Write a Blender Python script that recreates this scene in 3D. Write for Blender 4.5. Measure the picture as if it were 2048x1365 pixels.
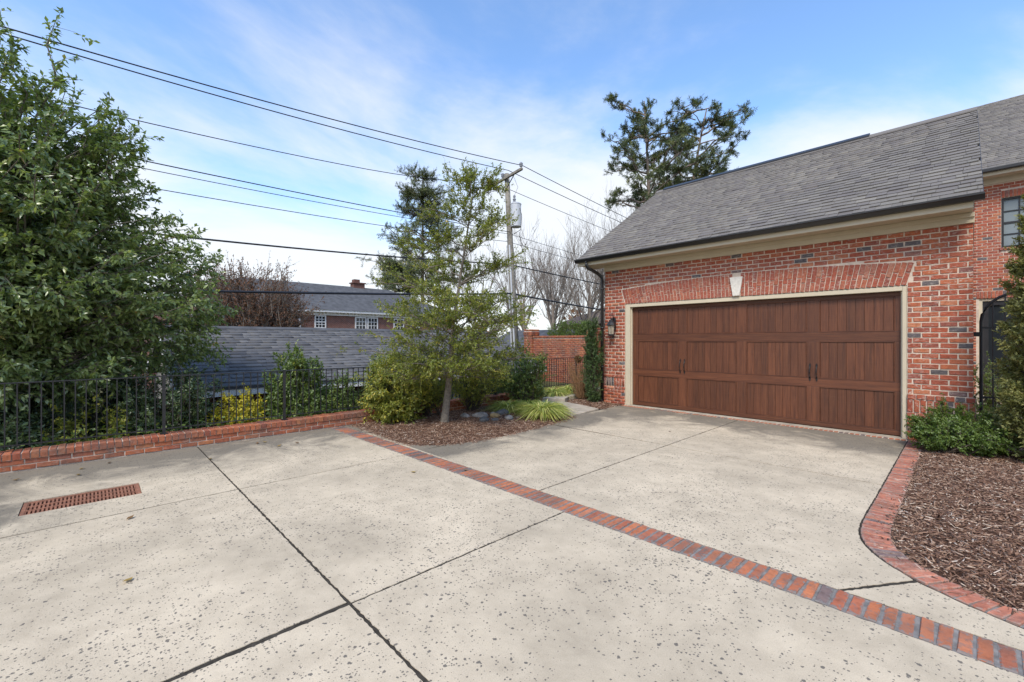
import bpy, bmesh, math, random
import numpy as np
from mathutils import Vector, Matrix, noise as mnoise
random.seed(7); RNG = np.random.default_rng(11)
S = bpy.context.scene
for o in list(bpy.data.objects): bpy.data.objects.remove(o)
R = math.radians

# ------------------------------------------------------------------ camera, sky, sun, exposure
EYE = Vector((0, 0, 1.61)); YAW = 46.1
cam = bpy.data.cameras.new('camera'); cam.sensor_width = 36; cam.lens = 870 / 2048 * 36
cam.clip_start = 0.05; cam.clip_end = 2000; cam.shift_y = -2.0 / 2048
co = bpy.data.objects.new('camera', cam); S.collection.objects.link(co)
co.location = EYE; co.rotation_euler = (R(90), 0, R(YAW)); S.camera = co
SUN_EL, SUN_AZ = 50, 152          # azimuth clockwise from +Y; light arrives from behind the camera
w = bpy.data.worlds.new('World'); S.world = w; w.use_nodes = True
nt = w.node_tree; nt.nodes.clear()
def N(t, ty, **kw):
    n = t.nodes.new(ty)
    for k, v in kw.items(): setattr(n, k, v)
    return n
sky = N(nt, 'ShaderNodeTexSky', sky_type='NISHITA'); sky.sun_disc = False
sky.sun_elevation = R(SUN_EL); sky.sun_rotation = R(SUN_AZ); sky.air_density = 1.0; sky.dust_density = 0.35; sky.ozone_density = 1.6
tc = N(nt, 'ShaderNodeTexCoord'); sep = N(nt, 'ShaderNodeSeparateXYZ'); nt.links.new(tc.outputs['Generated'], sep.inputs[0])
zz = N(nt, 'ShaderNodeMath', operation='MAXIMUM'); nt.links.new(sep.outputs[2], zz.inputs[0]); zz.inputs[1].default_value = 0.0
za = N(nt, 'ShaderNodeMath', operation='ADD'); nt.links.new(zz.outputs[0], za.inputs[0]); za.inputs[1].default_value = 0.22
dv = N(nt, 'ShaderNodeVectorMath', operation='DIVIDE'); nt.links.new(tc.outputs['Generated'], dv.inputs[0])
cb = N(nt, 'ShaderNodeCombineXYZ')
for i in range(3): nt.links.new(za.outputs[0], cb.inputs[i])
nt.links.new(cb.outputs[0], dv.inputs[1])
mp = N(nt, 'ShaderNodeMapping'); nt.links.new(dv.outputs[0], mp.inputs[0]); mp.inputs['Scale'].default_value = (1.0, 0.75, 0.0)
mp.inputs['Location'].default_value = (3.1, 1.9, 0); mp.inputs['Rotation'].default_value = (0, 0, R(25))
n1 = N(nt, 'ShaderNodeTexNoise'); n1.inputs['Scale'].default_value = 0.9; n1.inputs['Detail'].default_value = 9; n1.inputs['Roughness'].default_value = 0.58; n1.inputs['Distortion'].default_value = 0.35
nt.links.new(mp.outputs[0], n1.inputs['Vector'])
# more cloud low down, thinner overhead
inv = N(nt, 'ShaderNodeMapRange'); nt.links.new(zz.outputs[0], inv.inputs[0])
inv.inputs[1].default_value = 0.0; inv.inputs[2].default_value = 0.62; inv.inputs[3].default_value = 0.44; inv.inputs[4].default_value = -0.09
ad = N(nt, 'ShaderNodeMath', operation='ADD'); nt.links.new(n1.outputs[0], ad.inputs[0]); nt.links.new(inv.outputs[0], ad.inputs[1])
cr = N(nt, 'ShaderNodeMapRange', interpolation_type='SMOOTHSTEP'); nt.links.new(ad.outputs[0], cr.inputs[0])
cr.inputs[1].default_value = 0.45; cr.inputs[2].default_value = 0.74; cr.inputs[3].default_value = 0.0; cr.inputs[4].default_value = 0.92
mx = N(nt, 'ShaderNodeMix', data_type='RGBA'); nt.links.new(cr.outputs[0], mx.inputs[0])
skg = N(nt, 'ShaderNodeMix', data_type='RGBA', blend_type='MULTIPLY'); skg.inputs[0].default_value = 1.0
nt.links.new(sky.outputs[0], skg.inputs[6]); skg.inputs[7].default_value = (0.93, 1.06, 1.17, 1)
nt.links.new(skg.outputs[2], mx.inputs[6]); mx.inputs[7].default_value = (3.55, 3.62, 3.7, 1)
bg = N(nt, 'ShaderNodeBackground'); nt.links.new(mx.outputs[2], bg.inputs[0]); bg.inputs[1].default_value = 0.15
wo = N(nt, 'ShaderNodeOutputWorld'); nt.links.new(bg.outputs[0], wo.inputs[0])
sl = bpy.data.lights.new('sun', 'SUN'); sl.energy = 2.0; sl.angle = R(16); sl.color = (1.0, 0.92, 0.80)
so = bpy.data.objects.new('sun', sl); S.collection.objects.link(so)
sd = Vector((math.sin(R(SUN_AZ)) * math.cos(R(SUN_EL)), math.cos(R(SUN_AZ)) * math.cos(R(SUN_EL)), math.sin(R(SUN_EL))))
so.rotation_euler = sd.to_track_quat('Z', 'Y').to_euler(); so.location = (0, -5, 20)
S.view_settings.view_transform = 'Standard'; S.view_settings.look = 'None'; S.view_settings.exposure = 0.92; S.view_settings.gamma = 1
S.view_settings.use_curve_mapping = False
S.render.engine = 'CYCLES'; S.render.resolution_x = 1024; S.render.resolution_y = 682

# ------------------------------------------------------------------ materials
MATS = {}
def new_mat(name):
    m = bpy.data.materials.new(name); m.use_nodes = True; t = m.node_tree; t.nodes.clear()
    out = N(t, 'ShaderNodeOutputMaterial'); p = N(t, 'ShaderNodeBsdfPrincipled'); t.links.new(p.outputs[0], out.inputs[0])
    MATS[name] = m; return m, t, p, out
def ramp(t, stops, fac, interp='LINEAR'):
    r = N(t, 'ShaderNodeValToRGB'); r.color_ramp.interpolation = interp
    el = r.color_ramp.elements
    while len(el) < len(stops): el.new(0.5)
    for e, (p, c) in zip(el, stops): e.position = p; e.color = (*c, 1) if len(c) == 3 else c
    t.links.new(fac, r.inputs[0]); return r.outputs[0]
def noise(t, vec, scale, detail=4, rough=0.55, dist=0.0, out='Fac'):
    n = N(t, 'ShaderNodeTexNoise'); n.inputs['Scale'].default_value = scale; n.inputs['Detail'].default_value = detail
    n.inputs['Roughness'].default_value = rough; n.inputs['Distortion'].default_value = dist
    if vec is not None: t.links.new(vec, n.inputs['Vector'])
    return n.outputs[out]
def math_(t, op, a, b=0.0, c=None):
    n = N(t, 'ShaderNodeMath', operation=op)
    for i, v in enumerate((a, b, c)):
        if v is None: continue
        if isinstance(v, (int, float)): n.inputs[i].default_value = v
        else: t.links.new(v, n.inputs[i])
    return n.outputs[0]
def mix(t, fac, a, b, blend='MIX'):
    n = N(t, 'ShaderNodeMix', data_type='RGBA', blend_type=blend)
    for i, v in ((0, fac), (6, a), (7, b)):
        if isinstance(v, (int, float)): n.inputs[i].default_value = v
        elif isinstance(v, tuple): n.inputs[i].default_value = (*v, 1)
        else: t.links.new(v, n.inputs[i])
    return n.outputs[2]
def bump(t, h, strength=0.3, dist=0.01):
    b = N(t, 'ShaderNodeBump'); b.inputs['Strength'].default_value = strength; b.inputs['Distance'].default_value = dist
    t.links.new(h, b.inputs['Height']); return b.outputs[0]
def wpos(t): return N(t, 'ShaderNodeNewGeometry').outputs['Position']
def opos(t): return N(t, 'ShaderNodeTexCoord').outputs['Object']
def scaled(t, vec, s, rot=(0, 0, 0)):
    m = N(t, 'ShaderNodeMapping'); m.inputs['Scale'].default_value = s; m.inputs['Rotation'].default_value = rot
    t.links.new(vec, m.inputs[0]); return m.outputs[0]
def piece_rand(t):
    a = N(t, 'ShaderNodeAttribute'); a.attribute_name = 'tint'
    oi = N(t, 'ShaderNodeObjectInfo')
    return math_(t, 'FRACT', math_(t, 'ADD', a.outputs['Fac'], oi.outputs['Random']))

def plain(name, col, rough=0.6, var=0.15, scale=6, metal=0, bmp=0.0, spec=0.5):
    m, t, p, o = new_mat(name); ps = wpos(t)
    n = noise(t, ps, scale, 5)
    lo = tuple(c * (1 - var) for c in col); hi = tuple(min(1, c * (1 + var)) for c in col)
    t.links.new(ramp(t, [(0.3, lo), (0.7, hi)], n), p.inputs['Base Color'])
    p.inputs['Roughness'].default_value = rough; p.inputs['Metallic'].default_value = metal
    p.inputs['Specular IOR Level'].default_value = spec
    if bmp: t.links.new(bump(t, noise(t, ps, scale * 12, 4), bmp, 0.01), p.inputs['Normal'])
    return m

def brick_mat(name, stops, smear=(0.55, 0.48, 0.42), amount=0.5, grime=0.0, fscale=1.0, edge=None):
    m, t, p, o = new_mat(name); ps = wpos(t); r = piece_rand(t)
    c = ramp(t, stops, r)
    n = noise(t, ps, 22 * fscale, 6, 0.65)
    c = mix(t, 0.75, c, ramp(t, [(0.28, (0.5, 0.47, 0.45)), (0.5, (1, 1, 1)), (0.75, (1.35, 1.3, 1.2))], n), 'MULTIPLY')
    dk = noise(t, ps, 9 * fscale, 5, 0.7, 0.6)
    c = mix(t, ramp(t, [(0.60, (0, 0, 0)), (0.72, (0.55, 0.55, 0.55))], dk), c, (0.075, 0.062, 0.06))
    # chalky mortar smears
    big = noise(t, ps, 1.1, 3); sm = noise(t, scaled(t, ps, (1, 1, 2.2)), 16 * fscale, 7, 0.7, 0.8)
    f = math_(t, 'MULTIPLY', ramp(t, [(0.53, (0, 0, 0)), (0.66, (1, 1, 1))], sm), ramp(t, [(0.35, (0.2, 0.2, 0.2)), (0.62, (1, 1, 1))], big))
    c = mix(t, math_(t, 'MULTIPLY', f, amount), c, smear)
    if grime:
        g = noise(t, ps, 2.2, 5, 0.6); c = mix(t, math_(t, 'MULTIPLY', ramp(t, [(0.45, (0, 0, 0)), (0.7, (1, 1, 1))], g), grime), c, (0.10, 0.085, 0.075))
    if edge:          # mortar dragged over the arrises of each paver
        s_ = N(t, 'ShaderNodeSeparateXYZ'); t.links.new(opos(t), s_.inputs[0])
        e_ = math_(t, 'MAXIMUM', math_(t, 'DIVIDE', math_(t, 'ABSOLUTE', s_.outputs[0]), edge[0]), math_(t, 'DIVIDE', math_(t, 'ABSOLUTE', s_.outputs[2]), edge[1]))
        e_ = math_(t, 'ADD', e_, math_(t, 'MULTIPLY', math_(t, 'SUBTRACT', noise(t, ps, 38, 5, 0.7, 0.4), 0.5), edge[2]))
        c = mix(t, math_(t, 'MULTIPLY', ramp(t, [(0.80, (0, 0, 0)), (0.98, (1, 1, 1))], e_), 0.9), c, edge[3])
    t.links.new(c, p.inputs['Base Color']); p.inputs['Roughness'].default_value = 0.9; p.inputs['Specular IOR Level'].default_value = 0.25
    t.links.new(bump(t, noise(t, ps, 60, 5, 0.65), 0.55, 0.006), p.inputs['Normal']); return m
brick_mat('brick_red', [(0.0, (0.30, 0.078, 0.046)), (0.25, (0.37, 0.095, 0.05)), (0.45, (0.33, 0.10, 0.062)), (0.62, (0.42, 0.13, 0.062)), (0.80, (0.29, 0.084, 0.055)), (0.875, (0.27, 0.088, 0.063)), (0.89, (0.10, 0.088, 0.09)), (0.93, (0.135, 0.115, 0.115)), (0.95, (0.38, 0.115, 0.058)), (1, (0.46, 0.18, 0.095))], amount=0.8)
brick_mat('brick_arch', [(0, (0.27, 0.075, 0.048)), (0.3, (0.33, 0.09, 0.055)), (0.55, (0.29, 0.09, 0.06)), (0.75, (0.37, 0.12, 0.068)), (0.9, (0.24, 0.078, 0.058)), (1, (0.38, 0.17, 0.11))], amount=0.85)
brick_mat('brick_orange', [(0, (0.35, 0.105, 0.052)), (0.3, (0.41, 0.135, 0.062)), (0.6, (0.31, 0.092, 0.052)), (0.85, (0.43, 0.165, 0.075)), (1, (0.27, 0.08, 0.05))], amount=0.4, grime=0.65)
brick_mat('brick_paver', [(0, (0.42, 0.135, 0.062)), (0.35, (0.50, 0.175, 0.08)), (0.6, (0.38, 0.12, 0.065)), (0.70, (0.45, 0.15, 0.08)), (0.74, (0.15, 0.11, 0.105)), (0.88, (0.20, 0.135, 0.12)), (0.91, (0.46, 0.155, 0.08)), (1, (0.52, 0.20, 0.10))], smear=(0.16, 0.145, 0.135), amount=0.95, grime=0.75, fscale=0.8, edge=(0.031, 0.125, 2.2, (0.20, 0.185, 0.17)))
brick_mat('brick_border', [(0, (0.40, 0.14, 0.085)), (0.35, (0.48, 0.185, 0.115)), (0.7, (0.37, 0.13, 0.085)), (0.86, (0.43, 0.16, 0.10)), (0.89, (0.17, 0.12, 0.115)), (0.94, (0.20, 0.14, 0.13)), (0.96, (0.46, 0.17, 0.11)), (1, (0.50, 0.21, 0.13))], smear=(0.56, 0.46, 0.38), amount=0.85, grime=0.5, edge=(0.032, 0.10, 1.1, (0.30, 0.22, 0.18)))
brick_mat('brick_far', [(0, (0.20, 0.062, 0.042)), (0.3, (0.27, 0.08, 0.05)), (0.6, (0.18, 0.065, 0.048)), (0.8, (0.12, 0.065, 0.055)), (1, (0.30, 0.10, 0.06))], amount=0.35)
plain('mortar', (0.60, 0.49, 0.39), 0.95, 0.16, 9, bmp=0.6, spec=0.2)
plain('mortar_grey', (0.22, 0.205, 0.19), 0.95, 0.35, 14, bmp=0.6, spec=0.2)

def texbrick(name, c1, c2, cm, scale=1.0):           # far or unseen walls only
    m, t, p, o = new_mat(name); g = wpos(t); s = N(t, 'ShaderNodeSeparateXYZ'); t.links.new(g, s.inputs[0])
    cmb = N(t, 'ShaderNodeCombineXYZ'); t.links.new(math_(t, 'ADD', s.outputs[0], s.outputs[1]), cmb.inputs[0]); t.links.new(s.outputs[2], cmb.inputs[1])
    b = N(t, 'ShaderNodeTexBrick'); t.links.new(cmb.outputs[0], b.inputs['Vector'])
    b.inputs['Color1'].default_value = (*c1, 1); b.inputs['Color2'].default_value = (*c2, 1); b.inputs['Mortar'].default_value = (*cm, 1)
    b.inputs['Scale'].default_value = 1; b.inputs['Brick Width'].default_value = 0.205 * scale; b.inputs['Row Height'].default_value = 0.082 * scale; b.inputs['Mortar Size'].default_value = 0.009 * scale
    n = noise(t, g, 3, 5); t.links.new(mix(t, 0.5, b.outputs[0], ramp(t, [(0.3, (0.6, 0.6, 0.6)), (0.7, (1.25, 1.25, 1.25))], n), 'MULTIPLY'), p.inputs['Base Color'])
    p.inputs['Roughness'].default_value = 0.9; t.links.new(bump(t, b.outputs[1], -0.4, 0.01), p.inputs['Normal']); return m
texbrick('texbrick_red', (0.33, 0.085, 0.05), (0.25, 0.07, 0.045), (0.5, 0.42, 0.35))
texbrick('texbrick_dark', (0.23, 0.075, 0.05), (0.15, 0.055, 0.042), (0.30, 0.24, 0.2))

def concrete(name, base=(0.585, 0.487, 0.352)):
    m, t, p, o = new_mat(name); ps = wpos(t)
    n = noise(t, ps, 0.75, 6, 0.6, 0.3); n2 = noise(t, ps, 160, 3, 0.7); n3 = noise(t, ps, 5, 5, 0.65)
    lo = tuple(c * 0.76 for c in base); hi = tuple(c * 1.08 for c in base)
    c = ramp(t, [(0.32, lo), (0.66, hi)], n)
    c = mix(t, 0.55, c, ramp(t, [(0.25, (0.62, 0.61, 0.60)), (0.5, (1, 1, 1)), (0.8, (1.18, 1.16, 1.12))], n2), 'MULTIPLY')
    c = mix(t, 0.5, c, ramp(t, [(0.3, (0.78, 0.77, 0.75)), (0.6, (1.06, 1.06, 1.05))], n3), 'MULTIPLY')
    c = mix(t, 0.6, c, ramp(t, [(0.30, (0.80, 0.79, 0.78)), (0.55, (1, 1, 1)), (0.75, (1.06, 1.05, 1.02))], noise(t, ps, 2.3, 7, 0.7, 1.2)), 'MULTIPLY')
    # algae and damp staining along the wall, the bed and the garage: a shape of its own
    s = N(t, 'ShaderNodeSeparateXYZ'); t.links.new(ps, s.inputs[0])
    def near(v, a, wd): return math_(t, 'SUBTRACT', 1.0, math_(t, 'MINIMUM', math_(t, 'DIVIDE', math_(t, 'ABSOLUTE', math_(t, 'SUBTRACT', v, a)), wd), 1.0))
    st = near(s.outputs[0], -8.05, 2.1)
    st2 = math_(t, 'MULTIPLY', near(s.outputs[0], -5.45, 1.0), math_(t, 'GREATER_THAN', s.outputs[1], 3.44))
    st3 = math_(t, 'MULTIPLY', near(s.outputs[1], 9.35, 2.1), math_(t, 'GREATER_THAN', s.outputs[0], -6.0))
    st4 = math_(t, 'MULTIPLY', near(s.outputs[0], -6.2, 1.1), near(s.outputs[1], -0.9, 1.4))
    f = math_(t, 'MAXIMUM', math_(t, 'MAXIMUM', st, math_(t, 'MULTIPLY', st4, 0.9)), math_(t, 'MAXIMUM', math_(t, 'MULTIPLY', st2, 0.95), math_(t, 'MULTIPLY', st3, 1.1)))
    sn = noise(t, ps, 1.15, 6, 0.68, 0.9)
    f = math_(t, 'ADD', math_(t, 'MULTIPLY', f, 1.15), math_(t, 'MULTIPLY', math_(t, 'SUBTRACT', sn, 0.55), math_(t, 'ADD', 0.7, math_(t, 'MULTIPLY', f, 3.4))))
    f = ramp(t, [(0.10, (0, 0, 0)), (0.70, (1, 1, 1))], f)
    c = mix(t, math_(t, 'MULTIPLY', f, 0.78), c, (0.12, 0.105, 0.082))
    # lichen spots / pop-outs: dark specks of uneven size and density
    dens = noise(t, ps, 0.8, 5, 0.7)
    acc = None
    for sc, r0, thr in ((30, 0.33, 0.42), (58, 0.36, 0.37), (15, 0.135, 0.50)):
        wv = N(t, 'ShaderNodeVectorMath', operation='ADD'); t.links.new(scaled(t, ps, (1, 1.0, 0)), wv.inputs[0])
        nz = N(t, 'ShaderNodeVectorMath', operation='SCALE'); t.links.new(noise(t, ps, 40, 3, 0.6, 0, 'Color'), nz.inputs[0]); nz.inputs['Scale'].default_value = 0.7 / sc
        t.links.new(nz.outputs[0], wv.inputs[1])
        v = N(t, 'ShaderNodeTexVoronoi', voronoi_dimensions='2D'); v.inputs['Scale'].default_value = sc; t.links.new(wv.outputs[0], v.inputs['Vector'])
        sp = N(t, 'ShaderNodeSeparateColor'); t.links.new(v.outputs['Color'], sp.inputs[0])
        keep = math_(t, 'GREATER_THAN', math_(t, 'ADD', math_(t, 'MULTIPLY', sp.outputs[0], 0.45), math_(t, 'MULTIPLY_ADD', dens, 1.3, -0.15)), thr + 0.36)
        rad = math_(t, 'MULTIPLY', math_(t, 'POWER', sp.outputs[1], 2.6), math_(t, 'MULTIPLY', r0, math_(t, 'ADD', 0.35, math_(t, 'MULTIPLY', noise(t, ps, 55, 3, 0.7), 1.3))))
        d = math_(t, 'MULTIPLY', math_(t, 'LESS_THAN', v.outputs['Distance'], rad), keep)
        acc = d if acc is None else math_(t, 'MAXIMUM', acc, d)
    c = mix(t, math_(t, 'MULTIPLY', acc, 0.80), c, (0.075, 0.07, 0.065))
    t.links.new(c, p.inputs['Base Color']); p.inputs['Roughness'].default_value = 0.88; p.inputs['Specular IOR Level'].default_value = 0.3
    h = math_(t, 'SUBTRACT', math_(t, 'ADD', n2, math_(t, 'MULTIPLY', n3, 0.7)), math_(t, 'MULTIPLY', acc, 1.2))
    t.links.new(bump(t, h, 0.4, 0.005), p.inputs['Normal']); return m
concrete('concrete')
plain('path_concrete', (0.40, 0.345, 0.27), 0.9, 0.25, 5, bmp=0.4, spec=0.25)
plain('joint_dirt', (0.058, 0.05, 0.04), 1, 0.4, 30, bmp=0.6, spec=0.1)
plain('trim_beige', (0.55, 0.475, 0.345), 0.55, 0.05, 3)
plain('white_paint', (0.72, 0.71, 0.69), 0.5, 0.05, 3)
plain('cast_stone', (0.66, 0.62, 0.55), 0.85, 0.12, 25, bmp=0.3)
plain('black_metal', (0.016, 0.016, 0.018), 0.42, 0.3, 8)
plain('gutter_black', (0.022, 0.021, 0.021), 0.35, 0.2, 3)
plain('dark_metal', (0.035, 0.033, 0.034), 0.4, 0.3, 10, 0.6)
plain('rust_iron', (0.27, 0.115, 0.066), 0.85, 0.35, 22, bmp=0.5)
plain('soil', (0.085, 0.07, 0.05), 1, 0.4, 3, bmp=0.7)
plain('mulch_base', (0.105, 0.056, 0.036), 1, 0.5, 30, bmp=1.0, spec=0.1)
plain('pole_wood', (0.22, 0.20, 0.165), 0.9, 0.3, 9, bmp=0.5)
plain('grey_metal', (0.55, 0.56, 0.57), 0.4, 0.08, 3, 0.2)
plain('insulator', (0.25, 0.26, 0.28), 0.3, 0.1, 3)
plain('stone', (0.26, 0.235, 0.21), 0.9, 0.4, 9, bmp=0.6)
plain('stone_tan', (0.33, 0.22, 0.10), 0.9, 0.35, 12, bmp=0.6)
plain('stone_dark', (0.10, 0.098, 0.095), 0.85, 0.35, 12, bmp=0.6)
plain('bark_grey', (0.20, 0.17, 0.135), 0.95, 0.4, 24, bmp=0.9)
plain('bark_dark', (0.085, 0.066, 0.05), 0.95, 0.35, 16, bmp=0.6)
plain('bark_bare', (0.215, 0.18, 0.15), 0.95, 0.25, 6)
plain('bark_pine', (0.20, 0.155, 0.125), 0.95, 0.35, 5, bmp=0.6)
plain('dry_stem', (0.27, 0.155, 0.075), 0.95, 0.3, 20)
plain('roof_far', (0.095, 0.097, 0.102), 0.95, 0.25, 2.5, spec=0.1)
plain('roof_plain', (0.19, 0.18, 0.17), 0.95, 0.25, 9, bmp=0.6)
plain('roof_brown', (0.11, 0.085, 0.075), 0.9, 0.25, 3)
plain('interior_dark', (0.02, 0.02, 0.022), 0.8, 0.2, 3)
plain('blind', (0.19, 0.225, 0.235), 0.7, 0.08, 3)
m, t, p, o = new_mat('glass_dark'); p.inputs['Base Color'].default_value = (0.02, 0.024, 0.028, 1); p.inputs['Roughness'].default_value = 0.06
m, t, p, o = new_mat('lamp_glass'); p.inputs['Base Color'].default_value = (0.62, 0.53, 0.40, 1); p.inputs['Roughness'].default_value = 0.35; p.inputs['Transmission Weight'].default_value = 0.45

def shingle_mat(name, stops):
    m, t, p, o = new_mat(name); ps = wpos(t); r = piece_rand(t); c = ramp(t, stops, r)
    c = mix(t, 0.6, c, ramp(t, [(0.3, (0.66, 0.66, 0.66)), (0.7, (1.3, 1.28, 1.25))], noise(t, ps, 130, 3, 0.7)), 'MULTIPLY')
    c = mix(t, 0.5, c, ramp(t, [(0.3, (0.8, 0.8, 0.8)), (0.7, (1.15, 1.15, 1.15))], noise(t, ps, 1.3, 4)), 'MULTIPLY')
    t.links.new(c, p.inputs['Base Color']); p.inputs['Roughness'].default_value = 0.95; p.inputs['Specular IOR Level'].default_value = 0.2
    t.links.new(bump(t, noise(t, ps, 220, 2), 0.4, 0.004), p.inputs['Normal'])
shingle_mat('shingle_grey', [(0, (0.165, 0.151, 0.138)), (0.25, (0.185, 0.170, 0.152)), (0.40, (0.145, 0.132, 0.126)), (0.55, (0.172, 0.158, 0.144)), (0.7, (0.215, 0.198, 0.172)), (0.85, (0.155, 0.141, 0.134)), (1, (0.195, 0.181, 0.160))])
shingle_mat('shingle_blue', [(0, (0.105, 0.105, 0.108)), (0.3, (0.130, 0.130, 0.132)), (0.6, (0.092, 0.092, 0.096)), (0.85, (0.15, 0.149, 0.15)), (1, (0.115, 0.115, 0.118))])

def door_wood(name, vertical=True):
    m, t, p, o = new_mat(name); ps = wpos(t); r = piece_rand(t)
    off = N(t, 'ShaderNodeVectorMath', operation='ADD'); t.links.new(ps, off.inputs[0])
    k = N(t, 'ShaderNodeCombineXYZ'); t.links.new(math_(t, 'MULTIPLY', r, 37.0), k.inputs[1]); t.links.new(k.outputs[0], off.inputs[1])
    sc = (38, 10, 1.6) if vertical else (1.6, 10, 38)
    g = noise(t, scaled(t, off.outputs[0], sc), 1.0, 7, 0.65, 0.5); fine = noise(t, scaled(t, off.outputs[0], (sc[0] * 4, 30, sc[2] * 4)), 1.0, 3)
    c = ramp(t, [(0.28, (0.055, 0.019, 0.009)), (0.5, (0.112, 0.038, 0.0165)), (0.72, (0.165, 0.060, 0.025))], g)
    c = mix(t, 0.5, c, ramp(t, [(0, (0.62, 0.62, 0.62)), (1, (1.35, 1.3, 1.25))], r), 'MULTIPLY')
    c = mix(t, 0.45, c, ramp(t, [(0.3, (0.6, 0.6, 0.6)), (0.7, (1.4, 1.35, 1.3))], fine), 'MULTIPLY')
    # faint dusty cross-grain streaks, as on embossed steel doors
    du = noise(t, scaled(t, ps, (0.8, 1, 60)), 2.0, 4, 0.7, 0.3)
    c = mix(t, ramp(t, [(0.55, (0, 0, 0)), (0.8, (0.10, 0.10, 0.10))], du), c, (0.33, 0.20, 0.15))
    t.links.new(c, p.inputs['Base Color']); p.inputs['Roughness'].default_value = 0.5
    t.links.new(bump(t, g, 0.15, 0.004), p.inputs['Normal'])
door_wood('door_vertical', True); door_wood('door_horizontal', False)

def leaf_mat(name, stops, rough=0.38, trans=0.28, tcol=None, spec=0.5):
    m, t, p, o = new_mat(name)
    a = N(t, 'ShaderNodeAttribute'); a.attribute_name = 'tint'
    c = ramp(t, stops, a.outputs['Fac'])
    t.links.new(c, p.inputs['Base Color']); p.inputs['Roughness'].default_value = rough; p.inputs['Specular IOR Level'].default_value = spec
    tr = N(t, 'ShaderNodeBsdfTranslucent'); t.links.new(mix(t, 1.0, c, (1.5, 1.6, 0.7), 'MULTIPLY'), tr.inputs[0])
    ms = N(t, 'ShaderNodeMixShader'); ms.inputs[0].default_value = trans
    t.links.new(p.outputs[0], ms.inputs[1]); t.links.new(tr.outputs[0], ms.inputs[2]); t.links.new(ms.outputs[0], o.inputs[0]); return m
leaf_mat('leaf_camellia', [(0, (0.089, 0.131, 0.048)), (0.45, (0.173, 0.237, 0.079)), (0.8, (0.262, 0.331, 0.121)), (0.95, (0.367, 0.399, 0.146)), (0.975, (0.483, 0.326, 0.073)), (1, (0.420, 0.210, 0.073))], 0.30, 0.30, spec=0.8)
leaf_mat('leaf_yellowgreen', [(0, (0.111, 0.143, 0.028)), (0.4, (0.178, 0.215, 0.037)), (0.8, (0.283, 0.286, 0.051)), (0.93, (0.386, 0.343, 0.057)), (1, (0.535, 0.400, 0.063))], 0.42, 0.36)
leaf_mat('leaf_mid', [(0, (0.065, 0.109, 0.030)), (0.5, (0.121, 0.180, 0.047)), (0.85, (0.194, 0.250, 0.062)), (1, (0.421, 0.374, 0.076))], 0.4, 0.28)
leaf_mat('leaf_shrubyellow', [(0, (0.114, 0.156, 0.030)), (0.4, (0.194, 0.227, 0.041)), (0.75, (0.356, 0.343, 0.055)), (1, (0.680, 0.530, 0.083))], 0.42, 0.32)
leaf_mat('leaf_gold', [(0, (0.24, 0.24, 0.025)), (0.4, (0.48, 0.42, 0.035)), (0.8, (0.64, 0.54, 0.045)), (1, (0.70, 0.60, 0.08))], 0.42, 0.3)
leaf_mat('leaf_dark', [(0, (0.036, 0.060, 0.029)), (0.6, (0.072, 0.110, 0.048)), (0.95, (0.138, 0.180, 0.066)), (1, (0.288, 0.120, 0.060))], 0.32, 0.2)
leaf_mat('leaf_yew', [(0, (0.039, 0.074, 0.023)), (0.6, (0.074, 0.127, 0.036)), (1, (0.140, 0.195, 0.051))], 0.42, 0.2)
leaf_mat('leaf_box', [(0, (0.072, 0.117, 0.027)), (0.5, (0.131, 0.198, 0.043)), (1, (0.207, 0.279, 0.068))], 0.36, 0.3)
leaf_mat('leaf_arbor', [(0, (0.115, 0.128, 0.041)), (0.5, (0.216, 0.223, 0.068)), (0.85, (0.338, 0.317, 0.108)), (1, (0.446, 0.351, 0.149))], 0.6, 0.25)
leaf_mat('leaf_pine', [(0, (0.051, 0.075, 0.034)), (0.55, (0.097, 0.128, 0.049)), (0.9, (0.196, 0.211, 0.063)), (1, (0.299, 0.265, 0.078))], 0.55, 0.15)
leaf_mat('leaf_brown', [(0, (0.11, 0.052, 0.035)), (0.6, (0.19, 0.092, 0.055)), (1, (0.28, 0.14, 0.075))], 0.8, 0.25)
leaf_mat('leaf_liriope', [(0, (0.163, 0.225, 0.037)), (0.4, (0.300, 0.350, 0.075)), (0.75, (0.525, 0.512, 0.150)), (1, (0.750, 0.700, 0.300))], 0.45, 0.3)
leaf_mat('chip', [(0, (0.066, 0.034, 0.020)), (0.3, (0.156, 0.079, 0.048)), (0.65, (0.264, 0.150, 0.094)), (0.88, (0.384, 0.252, 0.168)), (1, (0.624, 0.516, 0.408))], 0.9, 0.0)
leaf_mat('litter', [(0, (0.10, 0.05, 0.025)), (0.6, (0.20, 0.11, 0.04)), (1, (0.38, 0.26, 0.06))], 0.8, 0.1)

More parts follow.
